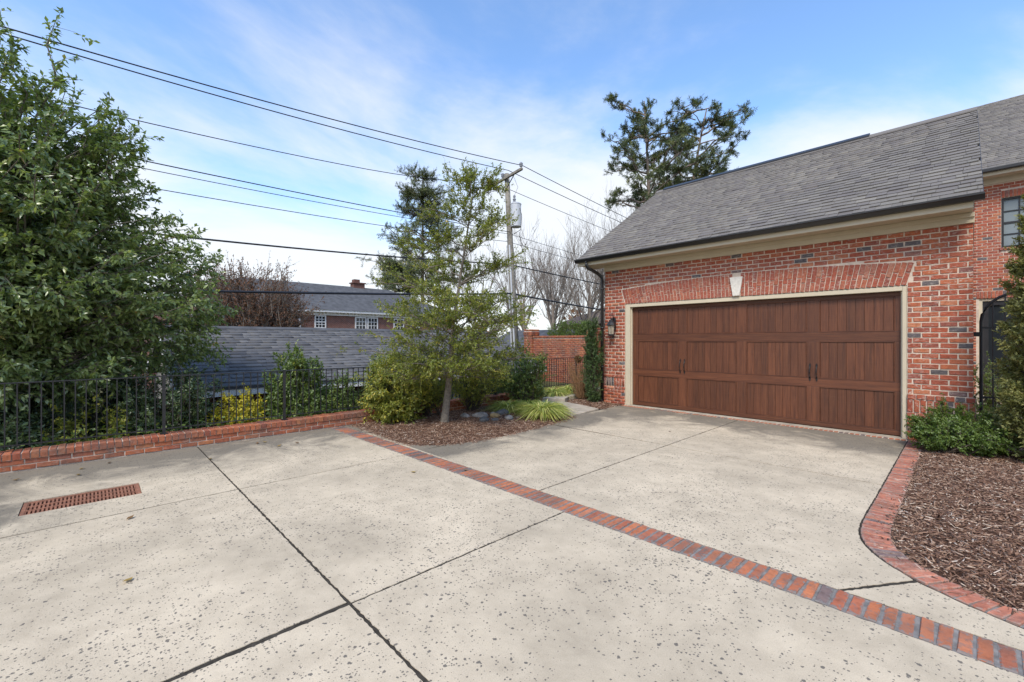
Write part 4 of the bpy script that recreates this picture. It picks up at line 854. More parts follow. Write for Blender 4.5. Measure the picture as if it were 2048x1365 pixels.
nw = BM().box(NXE + 0.3, NX0 - 0.312, NY0 + 0.2, NY1 - 0.2, -2.1, NEZ - 0.18).prism([(NX0 - .4, NEZ - 0.179), (NX1, NRZ - 0.2), (NXE + .4, NEZ - .179)], NY0 + 0.2, NY0 + 0.4, Mxz).build('wall', 'mortar_grey', ng)
it = []
for r in range(30):
    y = NY0 + 0.2 - (0.1 if r % 2 else 0); z = NEZ - 0.19 - 0.04 - r * 0.08
    while y < 6.0:
        a, c = max(y, NY0 + .2), y + 0.193; y += 0.205; it.append(((NX0 - 0.33, (a + c) / 2, z), (0, -1, 0), (1, 0, 0), AZ, (c - a, 0.03, 0.068)))
pieces('brick', nw, it, 'brick_far', limit=60, rest_name='bricks')

# ---- long two-storey house farther back
bh = thing('far_house', 'long dark brick house with white sash windows beyond the outbuilding roof', 'house', (-41, 16, -2))
BX = -36.0; B0, B1 = 9.0, 26.5
bw = BM().box(-46, BX, B0, B1, -2.1, 3.72).box(-46, BX + 1.8, 2.0, B0 - .001, -2.1, 3.72).build('wall', 'texbrick_dark', bh)
rf = BM()
def hip(b_, x0, x1, y0, y1, ze, zr, inset):
    c = (x0 + x1) / 2; b_.poly([(x1, y0, ze), (x1, y1, ze), (c, y1 - inset, zr), (c, y0 + inset, zr)]); b_.poly([(x0, y1, ze), (x0, y0, ze), (c, y0 + inset, zr), (c, y1 - inset, zr)]); b_.poly([(x0, y0, ze), (x1, y0, ze), (c, y0 + inset, zr)]); b_.poly([(x1, y1, ze), (x0, y1, ze), (c, y1 - inset, zr)]); b_.poly([(x0, y0, ze), (x0, y1, ze), (x1, y1, ze), (x1, y0, ze)]); return b_
hip(rf, -46.5, BX + 0.5, 3.4, B1 + 0.5, 4.05, 6.75, 5.2)
bhr = rf.build('roof', 'roof_far', bh)
BM().box(BX + 0.001, BX + 0.45, B0, B1 + 0.4, 3.86, 4.06).box(BX + 0.001, BX + 0.16, B0, B1, 3.62, 3.8599).build('cornice', 'white_paint', bh)
b = BM()
for y in np.arange(B0 + .1, B1, 0.3): b.box(BX + 0.161, BX + 0.25, y, y + 0.14, 3.74, 3.8595)
b.build('dentils', 'white_paint', bh)
for (y0, y1, z0, z1) in ((12.72, 13.62, 2.55, 3.60), (16.05, 17.05, 1.5, 3.58), (17.15, 18.12, 1.5, 3.58), (19.65, 20.7, 1.5, 3.56), (21.4, 22.4, 1.5, 3.55), (24.0, 25.0, 1.5, 3.55)):
    window(bh, y0, y1, z0, z1, BX + 0.10, 3, 4 if z1 - z0 < 1.5 else 6, 'white_paint', 'glass_dark', 0.09, 0.045, 'y', 0.12)
window(bh, 4.2, 5.2, 1.6, 3.3, BX + 1.9, 3, 4, 'white_paint', 'glass_dark', 0.09, 0.045, 'y', 0.12)
window(bh, 7.2, 8.3, 1.6, 3.45, BX + 1.9, 2, 2, 'white_paint', 'blind', 0.16, 0.05, 'y', 0.12)
for (x, y) in ((BX + 1.87, 5.9), (BX + 1.87, 6.45), (BX + 1.87, 8.75), (BX + .08, 11.6)): BM().tube([(x, y, -2), (x, y, 3.72)], 0.09, 8).build('downspout', 'white_paint', bh)
BM().box(-41.6, -40.8, 18.1, 19.2, 5.9, 7.1).box(-41.7, -40.7, 18.0, 19.3, 7.101, 7.2).box(-41.5, -40.9, 18.2, 18.75, 7.201, 7.5).build('chimney', 'brick_far', bhr)
# house with brown roof among the bare trees
sh = thing('small_brick_house', 'brown roofed brick house half hidden behind bare branches', 'house', (-27, 42, -0.2))
BM().box(-33.5, -23.5, 40, 48, -0.3, 3.4).build('wall', 'texbrick_dark', sh)
hip(BM(), -34, -23, 39.5, 48.5, 3.4, 5.7, 4.2).build('roof', 'roof_brown', sh)
window(sh, -31.0, -29.8, 1.2, 2.6, 39.92, 2, 2, 'white_paint'); window(sh, -27.2, -26.0, 1.2, 2.6, 39.92, 2, 2, 'white_paint')
# roof seen beside the pole
ob_ = thing('shed', 'slate coloured shed roof showing between utility pole and garden wall', 'shed', (-18, 20.5, -0.2))
BM().box(-21, -14.9, 18.2, 22.5, -0.4, 1.3).build('wall', 'texbrick_dark', ob_)
BM().prism([(18.0, 1.25), (20.4, 2.25), (22.8, 1.25), (22.8, 1.18), (20.4, 2.18), (18.0, 1.18)], -21.3, -14.6, Mx).build('roof', 'roof_far', ob_)

# ---- garden wall with piers
gw = thing('garden_wall', 'weathered brick garden wall with taller end piers behind the fence', 'wall', (-11.8, 14.1, -0.2))
BM().box(-13.2, -10.2, 14.013, 14.28, -0.5, 1.70).build('core', 'mortar', gw)
it = []
for r in range(23):
    z = -0.13 + r * 0.0795; x = -13.2 - (0.1 if r % 2 else 0)
    while x < -10.2:
        a, c = max(x, -13.2), min(x + 0.193, -10.2); x += 0.205
        if c - a > .03: it.append((((a + c) / 2, 14.03 + random.uniform(-.004, .004), z), (-1, 0, 0), (0, -1, 0), AZ, (c - a, 0.03, 0.067)))
for x in np.arange(-13.17, -10.2, 0.0775): it.append(((x, 14.29, 1.745), (-1, 0, 0), (0, -1, 0), AZ, (0.066, 0.31, 0.09)))
for (px0, px1) in ((-13.68, -13.2), (-10.2, -9.72)):
    BM().box(px0 + .012, px1 - .012, 13.912, 14.388, -0.5, 2.0).build('pier_core', 'mortar', gw)
    for r in range(27):
        z = -0.13 + r * 0.0795; o2 = 0.06 if r % 2 else 0; pr = 0.02 if r > 24 else 0
        for (a, c) in ((px0 - pr, px0 + 0.17 + o2), (px0 + 0.185 + o2, px1 + pr)):
            it.append((((a + c) / 2, 13.93, z), (-1, 0, 0), (0, -1, 0), AZ, (c - a - .006, 0.03 + pr, 0.067)))
            it.append(((px1 - 0.03, (a + c) / 2 - px0 + 13.9, z), (0, -1, 0), (1, 0, 0), AZ, (c - a - .006, 0.03 + pr, 0.067)))
    for k in range(6): it.append(((px0 + 0.04 + k * 0.08, 14.4, 2.045), (-1, 0, 0), (0, -1, 0), AZ, (0.07, 0.5, 0.07)))
pieces('brick', gw, it, 'brick_orange', limit=150, rest_name='bricks')

# ================================================================== UTILITY POLE AND WIRES
up = thing('utility_pole', 'weathered wooden utility pole with crossarm carrying wires beyond the wall', 'pole', (-15.65, 15.5, -0.4))
PT = Vector((-16.12, 15.14, 10.05)); PB = Vector((-15.68, 15.46, -0.5))
def on_pole(z): return PB + (PT - PB) * ((z - PB.z) / (PT.z - PB.z))
BM().tube([PB, on_pole(4), on_pole(8), PT], [0.19, 0.165, 0.14, 0.125], 14).build('shaft', 'pole_wood', up, smooth=True)
ca = on_pole(9.65); c0 = Vector((-17.25, ca.y - 0.18, 9.62)); c1 = Vector((-14.85, ca.y - 0.18, 9.92)); d_ = (c1 - c0).normalized()
Mc = Matrix.Translation(c0) @ d_.to_track_quat('X', 'Z').to_matrix().to_4x4()
arm = BM().box(0, (c1 - c0).length, -0.06, 0.06, -0.06, 0.06, Mc).build('crossarm', 'pole_wood', up, bevel=0.01)
BM().tube([ca + Vector((-0.7, -0.20, 0.02)), ca + Vector((0, -0.14, -0.5))], 0.025, 6).tube([ca + Vector((0.7, -0.20, 0.1)), ca + Vector((0, -0.14, -0.5))], 0.025, 6).build('brace', 'dark_metal', up)
for f_ in (0.03, 0.42, 0.97):
    pi_ = c0 + (c1 - c0) * f_ + Vector((0, 0, 0.06)); BM().lathe(tuple(pi_), [(0.03, 0), (0.03, 0.06), (0.085, 0.08), (0.085, 0.12), (0.06, 0.14), (0.09, 0.17), (0.09, 0.22), (0.05, 0.27)], 10).build('insulator', 'insulator', up)
tp = on_pole(7.9) + Vector((0.40, 0.10, 0))
BM().lathe((tp.x, tp.y, 7.28), [(0.24, 0), (0.27, 0.03), (0.27, 1.12), (0.285, 1.13), (0.285, 1.17), (0.2, 1.22), (0.05, 1.24)], 20).build('transformer', 'grey_metal', up)
BM().lathe((tp.x, tp.y - 0.1, 8.45), [(0.05, 0), (0.09, 0.08), (0.05, 0.12), (0.09, 0.2), (0.05, 0.26), (0.07, 0.38), (0.03, 0.42)], 10).build('bushing', 'insulator', up)
BM().tube([(tp.x, tp.y - 0.1, 8.86), (tp.x + 0.25, tp.y - .1, 9.2), (tp.x + 0.05, tp.y - .15, 9.7), tuple(c0 + (c1 - c0) * 0.7)], 0.008, 5).tube([(tp.x + 0.27, tp.y, 8.2), (tp.x + 0.42, tp.y, 7.8), (tp.x + 0.36, tp.y, 7.1), (tp.x, tp.y, 7.0), tuple(on_pole(6.9))], 0.016, 5).tube([(tp.x + 0.25, tp.y, 7.0), (tp.x + 0.35, tp.y, 6.5), (tp.x + 0.6, tp.y, 6.2), (tp.x + .75, tp.y, 6.4)], 0.014, 5).build('drop_lead', 'black_metal', up)
b = BM(); b.box(tp.x - 0.32, tp.x - 0.2, tp.y - .04, tp.y + .04, 7.5, 7.58).box(tp.x - 0.32, tp.x - 0.2, tp.y - .04, tp.y + .04, 8.1, 8.18).build('bracket', 'dark_metal', up)
b = BM()
for dx, dy in ((-0.15, -0.14), (0.10, -0.18)): b.tube([on_pole(-0.4) + Vector((dx, dy, 0)), on_pole(6.4) + Vector((dx * .8, dy * .8, 0))], 0.045, 8)
b.build('conduit', 'grey_metal', up)
PY = PT.y
wires = [   # x, left fit (a, b, c) of z over y, right slope per metre or None, radius, wording
    (-15.0, (0.0023, 0.0588, 8.74), -0.088, 0.017, 'upper power line running over the outer end of the crossarm', 10.16),
    (-16.0, (0.0025, 0.0404, 9.03), -0.078, 0.017, 'second power line just below the topmost wire', 10.20),
    (-17.1, (0.0036, 0.0377, 8.12), -0.076, 0.014, 'power line hung from the lower end of the crossarm', 9.86),
    (-15.85, (0.0016, 0.0057, 6.60), None, 0.016, 'upper of the paired middle service wires', 7.05),
    (-15.95, (0.0021, 0.0049, 6.415), -0.055, 0.011, 'lower of the paired middle service wires', 6.97),
    (-16.12, (0.0022, 0.0102, 5.945), -0.05, 0.012, 'single thin wire below the paired middle wires', 6.62),
    (-16.0, (0.0021, 0.0249, 4.60), -0.046, 0.030, 'thick black telephone cable meeting the pole at mid height', 5.45),
    (-15.8, (0.0006, 0.052, 2.95), -0.066, 0.045, 'thickest black cable crossing in front of the far house roof', 3.95)]
for (x, (a, b_, c), rs_, r_, lb, zp) in wires:
    ys_ = np.linspace(-30, PY, 40); zl = a * ys_ ** 2 + b_ * ys_ + c; zl = zl + (zp - zl[-1]) * np.clip((ys_ - 8) / (PY - 8), 0, 1) ** 2
    pts = [(x, y, z) for y, z in zip(ys_, zl)]
    if rs_ is not None: pts += [(x, y, zp + rs_ * (y - PY) + 0.0012 * (y - PY) ** 2) for y in np.linspace(PY + 1, PY + 45, 24)]
    o_ = BM().tube(pts, r_, 6).build('overhead_wire', 'black_metal'); tag(o_, lb + ', strung to the utility pole', 'wire', 'overhead wires')

# ================================================================== VEGETATION
def rv(seed): return np.random.default_rng(seed)
RX, RY = math.cos(R(YAW)), math.sin(R(YAW))
# ---- big glossy evergreen beyond the fence, left
rg_ = rv(3); gz_ = float(ground_z(-10.3, -1.1))
blobs = [((-10.2, -1.5, 3.3), (2.0, 2.3, 2.2)), ((-9.9, 0.55, 2.75), (1.4, 1.45, 1.15)), ((-9.9, 1.2, 1.7), (0.8, 0.75, 0.6)), ((-10.0, -0.5, 4.4), (1.4, 1.2, 1.3)), ((-10.1, -1.35, 5.75), (1.2, 1.0, 1.15)), ((-9.2, -1.2, 2.6), (1.0, 1.0, 1.0)), ((-9.6, -0.5, 1.45), (0.9, 1.1, 0.6)), ((-9.7, 1.25, 2.1), (0.75, 0.7, 0.6)), ((-10.0, 0.3, 5.0), (0.6, 0.55, 0.55)), ((-10.2, -3.6, 3.6), (1.8, 1.5, 2.2))]
tg = blob_targets(blobs, 640, rg_, 0.35, 0.10); tg = tg[tg[:, 2] > 0.9]
og = np.stack([np.full(len(tg), -10.3) + rg_.normal(size=len(tg)) * .1, np.full(len(tg), -1.1) + (tg[:, 1] + 1.1) * 0.12, np.clip(tg[:, 2] * 0.62 - 0.3, 0.2, 4.6)], 1)
plant('evergreen_tree', 'tall glossy broadleaf evergreen spreading over the iron fence', 'tree', (-10.3, -1.1, gz_), tg, og, 'leaf_camellia', 'bark_grey', (0.095, 0.046), 16, 0.38, 13, 0.022, 0.12, 0.40,
      trunk=[(-10.3, -1.1, gz_, .13), (-10.27, -1.1, 0.4, .11), (-10.32, -1.05, 2.2, .085), (-10.25, -1.15, 4.2, .045), (-10.2, -1.2, 5.8, .015)], droop=0.35, seed=21, up_bias=0.55, tint_noise=0.45)
# ---- slender yellow-green tree in the mulch bed
rg_ = rv(5); bx, by = -6.83, 4.79
def trunk_at(z):
    f = np.interp(z, [0, 1.04, 1.9, 2.75, 4.26, 4.97], [0, .11, .17, .30, .53, .62]); return bx + f * RX, by + f * RY
def limb_tree(rg_, trunk_fn, zs, radf, up_f, n_sub, sub_r, flat=0.5):
    """limbs off the trunk, each carrying sub-branches on its outer part"""
    T, O = [], []
    for z in zs:
        k = radf(z) * (0.55 + 0.55 * rg_.random()); a = rg_.random() * 6.283; o = np.array([*trunk_fn(z), z]); tip = o + np.array([k * math.cos(a), k * math.sin(a), k * up_f * (0.5 + rg_.random())])
        T.append(tip); O.append(o)
        for _ in range(n_sub):
            f = 0.3 + 0.65 * rg_.random(); p0 = o + (tip - o) * f; g = rg_.normal(size=3) * sub_r * np.array([1, 1, flat]); g[2] = abs(g[2]) * 0.8 + 0.02; O.append(p0); T.append(p0 + (tip - o) * 0.18 + g)
    return np.array(T), np.array(O)
zs_ = np.concatenate([rg_.uniform(0.92, 1.8, 28), rg_.uniform(1.7, 2.9, 22), rg_.uniform(2.8, 3.8, 10), rg_.uniform(3.7, 4.75, 9)])
tg, og = limb_tree(rg_, trunk_at, zs_, lambda z: np.interp(z, [0.9, 1.6, 2.3, 3.0, 3.8, 4.8], [1.30, 1.25, 1.15, 0.92, 0.50, 0.16]), 0.40, 6, 0.24)
tl_, ol_ = limb_tree(rg_, trunk_at, rg_.uniform(0.85, 1.25, 14), lambda z: 1.2, 0.06, 6, 0.22)
tg = np.concatenate([tg, tl_]); og = np.concatenate([og, ol_])
plant('slender_tree', 'slender airy tree with small yellow green leaves in the mulch bed', 'tree', (bx, by, 0.03), tg, og, 'leaf_yellowgreen', 'bark_grey', (0.048, 0.023), 9, 0.22, 10, 0.011, 0.08, 0.30,
      trunk=[(*trunk_at(z), z, r_) for z, r_ in ((-0.05, .105), (0.06, .083), (0.3, .069), (1.04, .056), (1.9, .034), (2.75, .024), (4.26, .011), (4.95, .005))], droop=0.15, seed=33, up=0.25, tint_noise=0.6)
# ---- shrubs
def shrub(name, label, cat, c, r, zbot, mat, n=46, leaf=(0.05, 0.024), tw=10, tl=0.16, lv=9, bark='bark_dark', seed=1, group=None, stems=4, inner=0.4, r0=0.010, extra=(), up=0.15, droop=0.2, spread_b=0.12, **k):
    rg_ = rv(seed); bl = [((c[0], c[1], c[2]), r)] + list(extra); tg = blob_targets(bl, n, rg_, inner, 0.12); tg = tg[tg[:, 2] > zbot + 0.03]
    a = rg_.integers(0, stems, len(tg)); st = rg_.normal(size=(stems, 2)) * spread_b
    og = np.stack([c[0] + st[a, 0], c[1] + st[a, 1], np.full(len(tg), zbot)], 1)
    return plant(name, label, cat, (c[0], c[1], zbot), tg, og, mat, bark, leaf, tw, tl, lv, r0, 0.12, 0.35, droop=droop, seed=seed + 100, group=group, crown_name='foliage', trunk_name='stems', up=up, **k)
shrub('shrub', 'rounded shrub with yellow tinged top against the low wall beside the brick band', 'shrub', (-7.70, 4.25, 0.74), (0.62, 0.66, 0.66), 0.02, 'leaf_shrubyellow', 130, (0.06, 0.027), 12, 0.2, 10, seed=41)
shrub('shrub', 'thin many stemmed shrub in the mulch just left of the slender trunk', 'shrub', (-7.68, 5.15, 0.78), (0.48, 0.52, 0.46), 0.02, 'leaf_yellowgreen', 60, (0.05, 0.022), 10, 0.18, 8, seed=42, r0=0.012)
shrub('shrub', 'loose shrub with bare lower stems growing behind the slender trunk', 'shrub', (-7.62, 6.1, 0.82), (0.55, 0.7, 0.55), 0.02, 'leaf_shrubyellow', 90, (0.05, 0.023), 10, 0.2, 8, seed=43, r0=0.012)
shrub('shrub', 'dense dark green shrub at the end of the bed by the garden path', 'shrub', (-7.35, 7.62, 0.85), (0.58, 0.55, 0.70), 0.02, 'leaf_mid', 140, (0.055, 0.026), 11, 0.18, 9, seed=44, extra=[((-7.5, 6.95, 0.8), (0.45, 0.45, 0.5))])
shrub('holly_shrub', 'pointed glossy green shrub rising above the fence rail beside the golden one', 'shrub', (-9.3, 2.95, 0.72), (0.58, 0.60, 0.75), -0.7, 'leaf_mid', 330, (0.072, 0.036), 11, 0.17, 10, seed=45, extra=[((-9.2, 2.95, 0.2), (0.72, 0.75, 0.55)), ((-9.3, 2.85, 1.25), (0.25, 0.25, 0.38))])
shrub('golden_shrub', 'bright golden yellow rounded shrub behind the iron fence', 'shrub', (-9.1, 1.95, 0.34), (0.40, 0.40, 0.40), -0.5, 'leaf_gold', 100, (0.05, 0.024), 11, 0.13, 9, seed=46, extra=[((-9.0, 2.3, 0.12), (0.2, 0.22, 0.22))])
shrub('dark_shrub', 'dark leaved shrub behind the fence under the edge of the big evergreen', 'shrub', (-9.35, 0.95, 0.55), (0.60, 0.65, 0.85), -0.7, 'leaf_dark', 150, (0.065, 0.03), 11, 0.2, 10, seed=47)
shrub('dark_shrub', 'mixed green shrub with pale new leaves behind the fence pickets', 'shrub', (-9.25, 0.0, 0.25), (0.50, 0.55, 0.5), -0.7, 'leaf_shrubyellow', 60, (0.06, 0.028), 9, 0.2, 8, seed=48)
for k_, (x_, y_, h_) in enumerate(((-10.0, -0.9, 1.0), (-9.7, -2.0, 1.1), (-9.2, -1.1, 0.5), (-11.2, 0.2, 1.3), (-11.3, -1.8, 1.5), (-12.6, -0.8, 1.9))):
    shrub('dark_shrub', 'shaded dark evergreen shrub beneath the big evergreen crown', 'shrub', (x_, y_, h_ * 0.35), (0.75, 0.75, h_ * 0.85), -1.0, 'leaf_dark', 130, (0.08, 0.036), 11, 0.28, 9, seed=50 + k_, group='shaded shrubs under the evergreen')
shrub('green_shrub', 'leafy green shrub behind the fence right of the pointed one', 'shrub', (-9.1, 3.75, 0.38), (0.5, 0.5, 0.55), -0.6, 'leaf_mid', 70, (0.06, 0.028), 10, 0.18, 9, seed=60)
shrub('green_shrub', 'tall open shrub behind the fence against the outbuilding roof', 'shrub', (-9.1, 4.75, 0.85), (0.42, 0.42, 0.6), -0.6, 'leaf_camellia', 50, (0.065, 0.03), 9, 0.2, 8, seed=61)
shrub('green_shrub', 'low green shrub behind the fence and the thin stemmed shrub', 'shrub', (-9.0, 5.9, 0.35), (0.55, 0.7, 0.6), -0.6, 'leaf_mid', 70, (0.06, 0.028), 9, 0.18, 8, seed=62)
shrub('green_shrub', 'dark green shrub behind the fence near the garden wall', 'shrub', (-8.95, 7.6, 0.5), (0.55, 0.8, 0.75), -0.6, 'leaf_dark', 80, (0.06, 0.028), 9, 0.18, 8, seed=63)
# ivy on the bank behind the wall
n_ = 16000; rg_ = rv(70); px_ = rg_.uniform(-10.3, -8.36, n_); py_ = rg_.uniform(-3.2, 9.2, n_)
pos = np.stack([px_, py_, ground_z(px_, py_) + 0.05 + rg_.random(n_) ** 1.5 * np.where(px_ > -8.9, 0.50, 0.3)], 1)
V_, T_ = leaves_np(pos, rg_.normal(size=(n_, 3)) + np.array([0, 0, .3]), 0.07 * (0.6 + 0.7 * rg_.random(n_)), 0.05 * (0.6 + 0.7 * rg_.random(n_)), 0.2, 0.1, rg_, 0.6)
tag(np_mesh('ivy', V_, [T_], 'leaf_mid', None, np.repeat(rg_.random(n_) * 0.9, 5)), 'dark ivy covering the bank behind the low brick wall', 'ivy', kind='stuff')

# ---- by the garage
rg_ = rv(80); n_ = 240; hh = rg_.random(n_) * 2.0 + 0.12; cxy = np.array([(-6.50, 9.14), (-6.68, 9.26)])[rg_.integers(0, 2, n_)]; rr = np.interp(hh, [0.1, 0.5, 1.5, 2.05], [0.15, 0.25, 0.28, 0.14]) * np.sqrt(rg_.random(n_)); an_ = rg_.random(n_) * 6.283
tg = np.stack([cxy[:, 0] + rr * np.cos(an_), cxy[:, 1] + rr * np.sin(an_), hh], 1); og = np.stack([cxy[:, 0], cxy[:, 1], np.maximum(0.03, hh - 0.45)], 1)
plant('columnar_yew', 'narrow upright dark evergreen column against the garage corner', 'shrub', (-6.64, 9.24, 0.03), tg, og, 'leaf_yew', 'bark_dark', (0.036, 0.014), 11, 0.10, 12, 0.009, 0.05, 0.2, droop=0.05, seed=81, up=0.5, crown_name='foliage', trunk_name='stems')
rg_ = rv(83); n_ = 130; an_ = rg_.random(n_) * 6.283; rr = rg_.random(n_) ** 0.6 * 0.50; tg = np.stack([-7.12 + rr * np.cos(an_), 9.45 + rr * np.sin(an_), 0.55 + rg_.random(n_) * 0.55], 1); og = np.stack([-7.1 + rr * .25 * np.cos(an_), 9.45 + rr * .25 * np.sin(an_), np.full(n_, 0.06)], 1)
hy = plant('hydrangea', 'dry brown bare stemmed hydrangea with two faded flower heads by the path', 'shrub', (-7.1, 9.45, 0.05), tg, og, 'leaf_brown', 'dry_stem', (0.03, 0.02), 4, 0.14, 1, 0.013, 0.05, 0.6, seed=84, crown_name='dry_leaves', trunk_name='stems', sides=5)
for (x_, y_, z_) in ((-7.22, 9.42, 1.10), (-7.02, 9.55, 1.12)):
    n_ = 420; g_ = unit(rg_.normal(size=(n_, 3))) * 0.085 * (0.75 + 0.3 * rg_.random((n_, 1))); V_, T_ = leaves_np(np.array([x_, y_, z_]) + g_, g_ + rg_.normal(size=(n_, 3)) * .05, np.full(n_, 0.035), np.full(n_, 0.03), 0.2, 0.1, rg_, 0.2)
    np_mesh('flower_head', V_, [T_], 'litter', hy, np.repeat(rg_.random(n_) * .7, 5))
# striped grass clumps: arching blades
def grass(label, c, n, L, seed):
    rg_ = rv(seed); root = thing('striped_grass', label, 'grass', (c[0], c[1], c[2])); a = rg_.random(n) * 6.283; m = 7; s = np.linspace(0, 1, m)
    ln = L * (0.65 + 0.5 * rg_.random(n)); el = rg_.uniform(0.75, 1.45, n); r0_ = rg_.random(n) * 0.09
    out = ln[:, None] * (np.cos(el)[:, None] * s + 0.42 * s ** 2); zz_ = ln[:, None] * (np.sin(el)[:, None] * s - (0.55 + 0.35 * rg_.random(n))[:, None] * s ** 2.4)
    dx, dy = np.cos(a), np.sin(a); cx_ = c[0] + r0_ * np.cos(a + 1) ; cy_ = c[1] + r0_ * np.sin(a + 1)
    P = np.stack([cx_[:, None] + dx[:, None] * out, cy_[:, None] + dy[:, None] * out, np.maximum(c[2] + 0.0 + zz_, c[2] + 0.005)], -1)
    wd = 0.011 * np.array([0.8, 1, 1, .95, .8, .5, .08]); sv = np.stack([-dy, dx, np.zeros(n)], 1)
    V = np.stack([P - sv[:, None] * wd[None, :, None], P + np.array([0, 0, -0.003]), P + sv[:, None] * wd[None, :, None]], 2).reshape(-1, 3)
    b = (np.arange(n)[:, None] * m + np.arange(m - 1)[None]) * 3; b = b.reshape(-1, 1)
    Q = np.concatenate([b + np.array([[0, 3, 4, 1]]), b + np.array([[1, 4, 5, 2]])])
    np_mesh('blades', V, [Q], 'leaf_liriope', root, np.repeat(np.clip(rg_.random(n), 0, 1), m * 3)); return root
grass('largest arching clump of yellow striped grass at the drive edge', (-6.05, 6.66, 0.03), 620, 0.60, 90)
grass('striped grass clump squeezed between the largest clump and the dark shrub', (-6.75, 7.0, 0.03), 360, 0.54, 91)
grass('striped grass clump beside the first paving slab of the path', (-6.25, 7.05, 0.03), 420, 0.54, 92)
grass('green grass clump in front of the dense dark shrub', (-7.0, 6.6, 0.03), 320, 0.52, 93)
grass('grass clump across the path under the fence, next to the second slab', (-7.85, 9.1, 0.06), 400, 0.56, 94)
grass('grass clump under the fence beyond the hydrangea', (-7.86, 9.8, 0.06), 360, 0.56, 95)
grass('smaller grass tuft farthest along the path by the fence', (-7.86, 10.6, 0.06), 300, 0.5, 96)

# ---- right-hand bed
shrub('boxwood', 'low spreading bright green bush below the brick pier of the garage', 'bush', (-0.12, 8.82, 0.24), (0.54, 0.44, 0.27), 0.03, 'leaf_box', 300, (0.034, 0.019), 12, 0.10, 12, seed=111, extra=[((-0.36, 8.95, 0.34), (0.22, 0.25, 0.28)), ((0.12, 9.12, 0.42), (0.33, 0.25, 0.28)), ((-0.27, 9.15, 0.58), (0.12, 0.12, 0.16)), ((0.28, 8.75, 0.3), (0.25, 0.3, 0.28))], up=0.4)
rg_ = rv(113); n_ = 560; hh = rg_.random(n_) ** 1.1 * 4.2 + 0.12; rr = np.interp(hh, [0.1, 0.6, 1.4, 2.6, 4.3], [0.42, 0.52, 0.50, 0.42, 0.08]) * (0.75 + 0.25 * rg_.random(n_)); an_ = rg_.random(n_) * 6.283
tg = np.stack([0.82 + rr * np.cos(an_), 8.78 + rr * np.sin(an_), hh], 1); og = np.stack([np.full(n_, 0.82), np.full(n_, 8.78), np.maximum(0.05, hh - rr * 0.9)], 1)
plant('arborvitae', 'tall bronze green cone shaped conifer in the mulch in front of the gate', 'conifer', (0.82, 8.78, 0.03), tg, og, 'leaf_arbor', 'bark_dark', (0.046, 0.019), 15, 0.11, 14, 0.012, 0.05, 0.5, trunk=[(0.82, 8.78, 0, .06), (0.82, 8.78, 2, .035), (0.82, 8.78, 3.8, .008)], droop=0.1, seed=114, up=0.55, crown_name='foliage', tint_noise=0.65)
shrub('courtyard_shrub', 'rounded blue green shrub seen through the iron gate', 'shrub', (0.42, 11.9, 0.75), (0.45, 0.5, 0.55), 0.03, 'leaf_mid', 70, (0.035, 0.018), 11, 0.13, 10, seed=115)
shrub('courtyard_shrub', 'dark low shrub at the foot of the garage behind the gate', 'shrub', (0.45, 10.75, 0.3), (0.22, 0.4, 0.32), 0.03, 'leaf_dark', 50, (0.035, 0.018), 11, 0.12, 9, seed=116)
# ---- hedge behind the garden wall
rg_ = rv(118); n_ = 260; tg = np.stack([rg_.uniform(-12.95, -10.35, n_), rg_.uniform(14.5, 15.2, n_), rg_.uniform(1.5, 2.45, n_)], 1); tg[:, 2] -= 0.16 * ((tg[:, 0] + 11.6) / 1.3) ** 2
og = tg.copy(); og[:, 2] = 0.9; og[:, 1] = 14.85
plant('hedge', 'clipped green hedge showing above the brick garden wall', 'hedge', (-11.6, 14.85, -0.15), tg, og, 'leaf_box', 'bark_dark', (0.05, 0.026), 12, 0.18, 10, 0.012, 0.05, 0.5, seed=119, crown_name='foliage', trunk_name='stems')

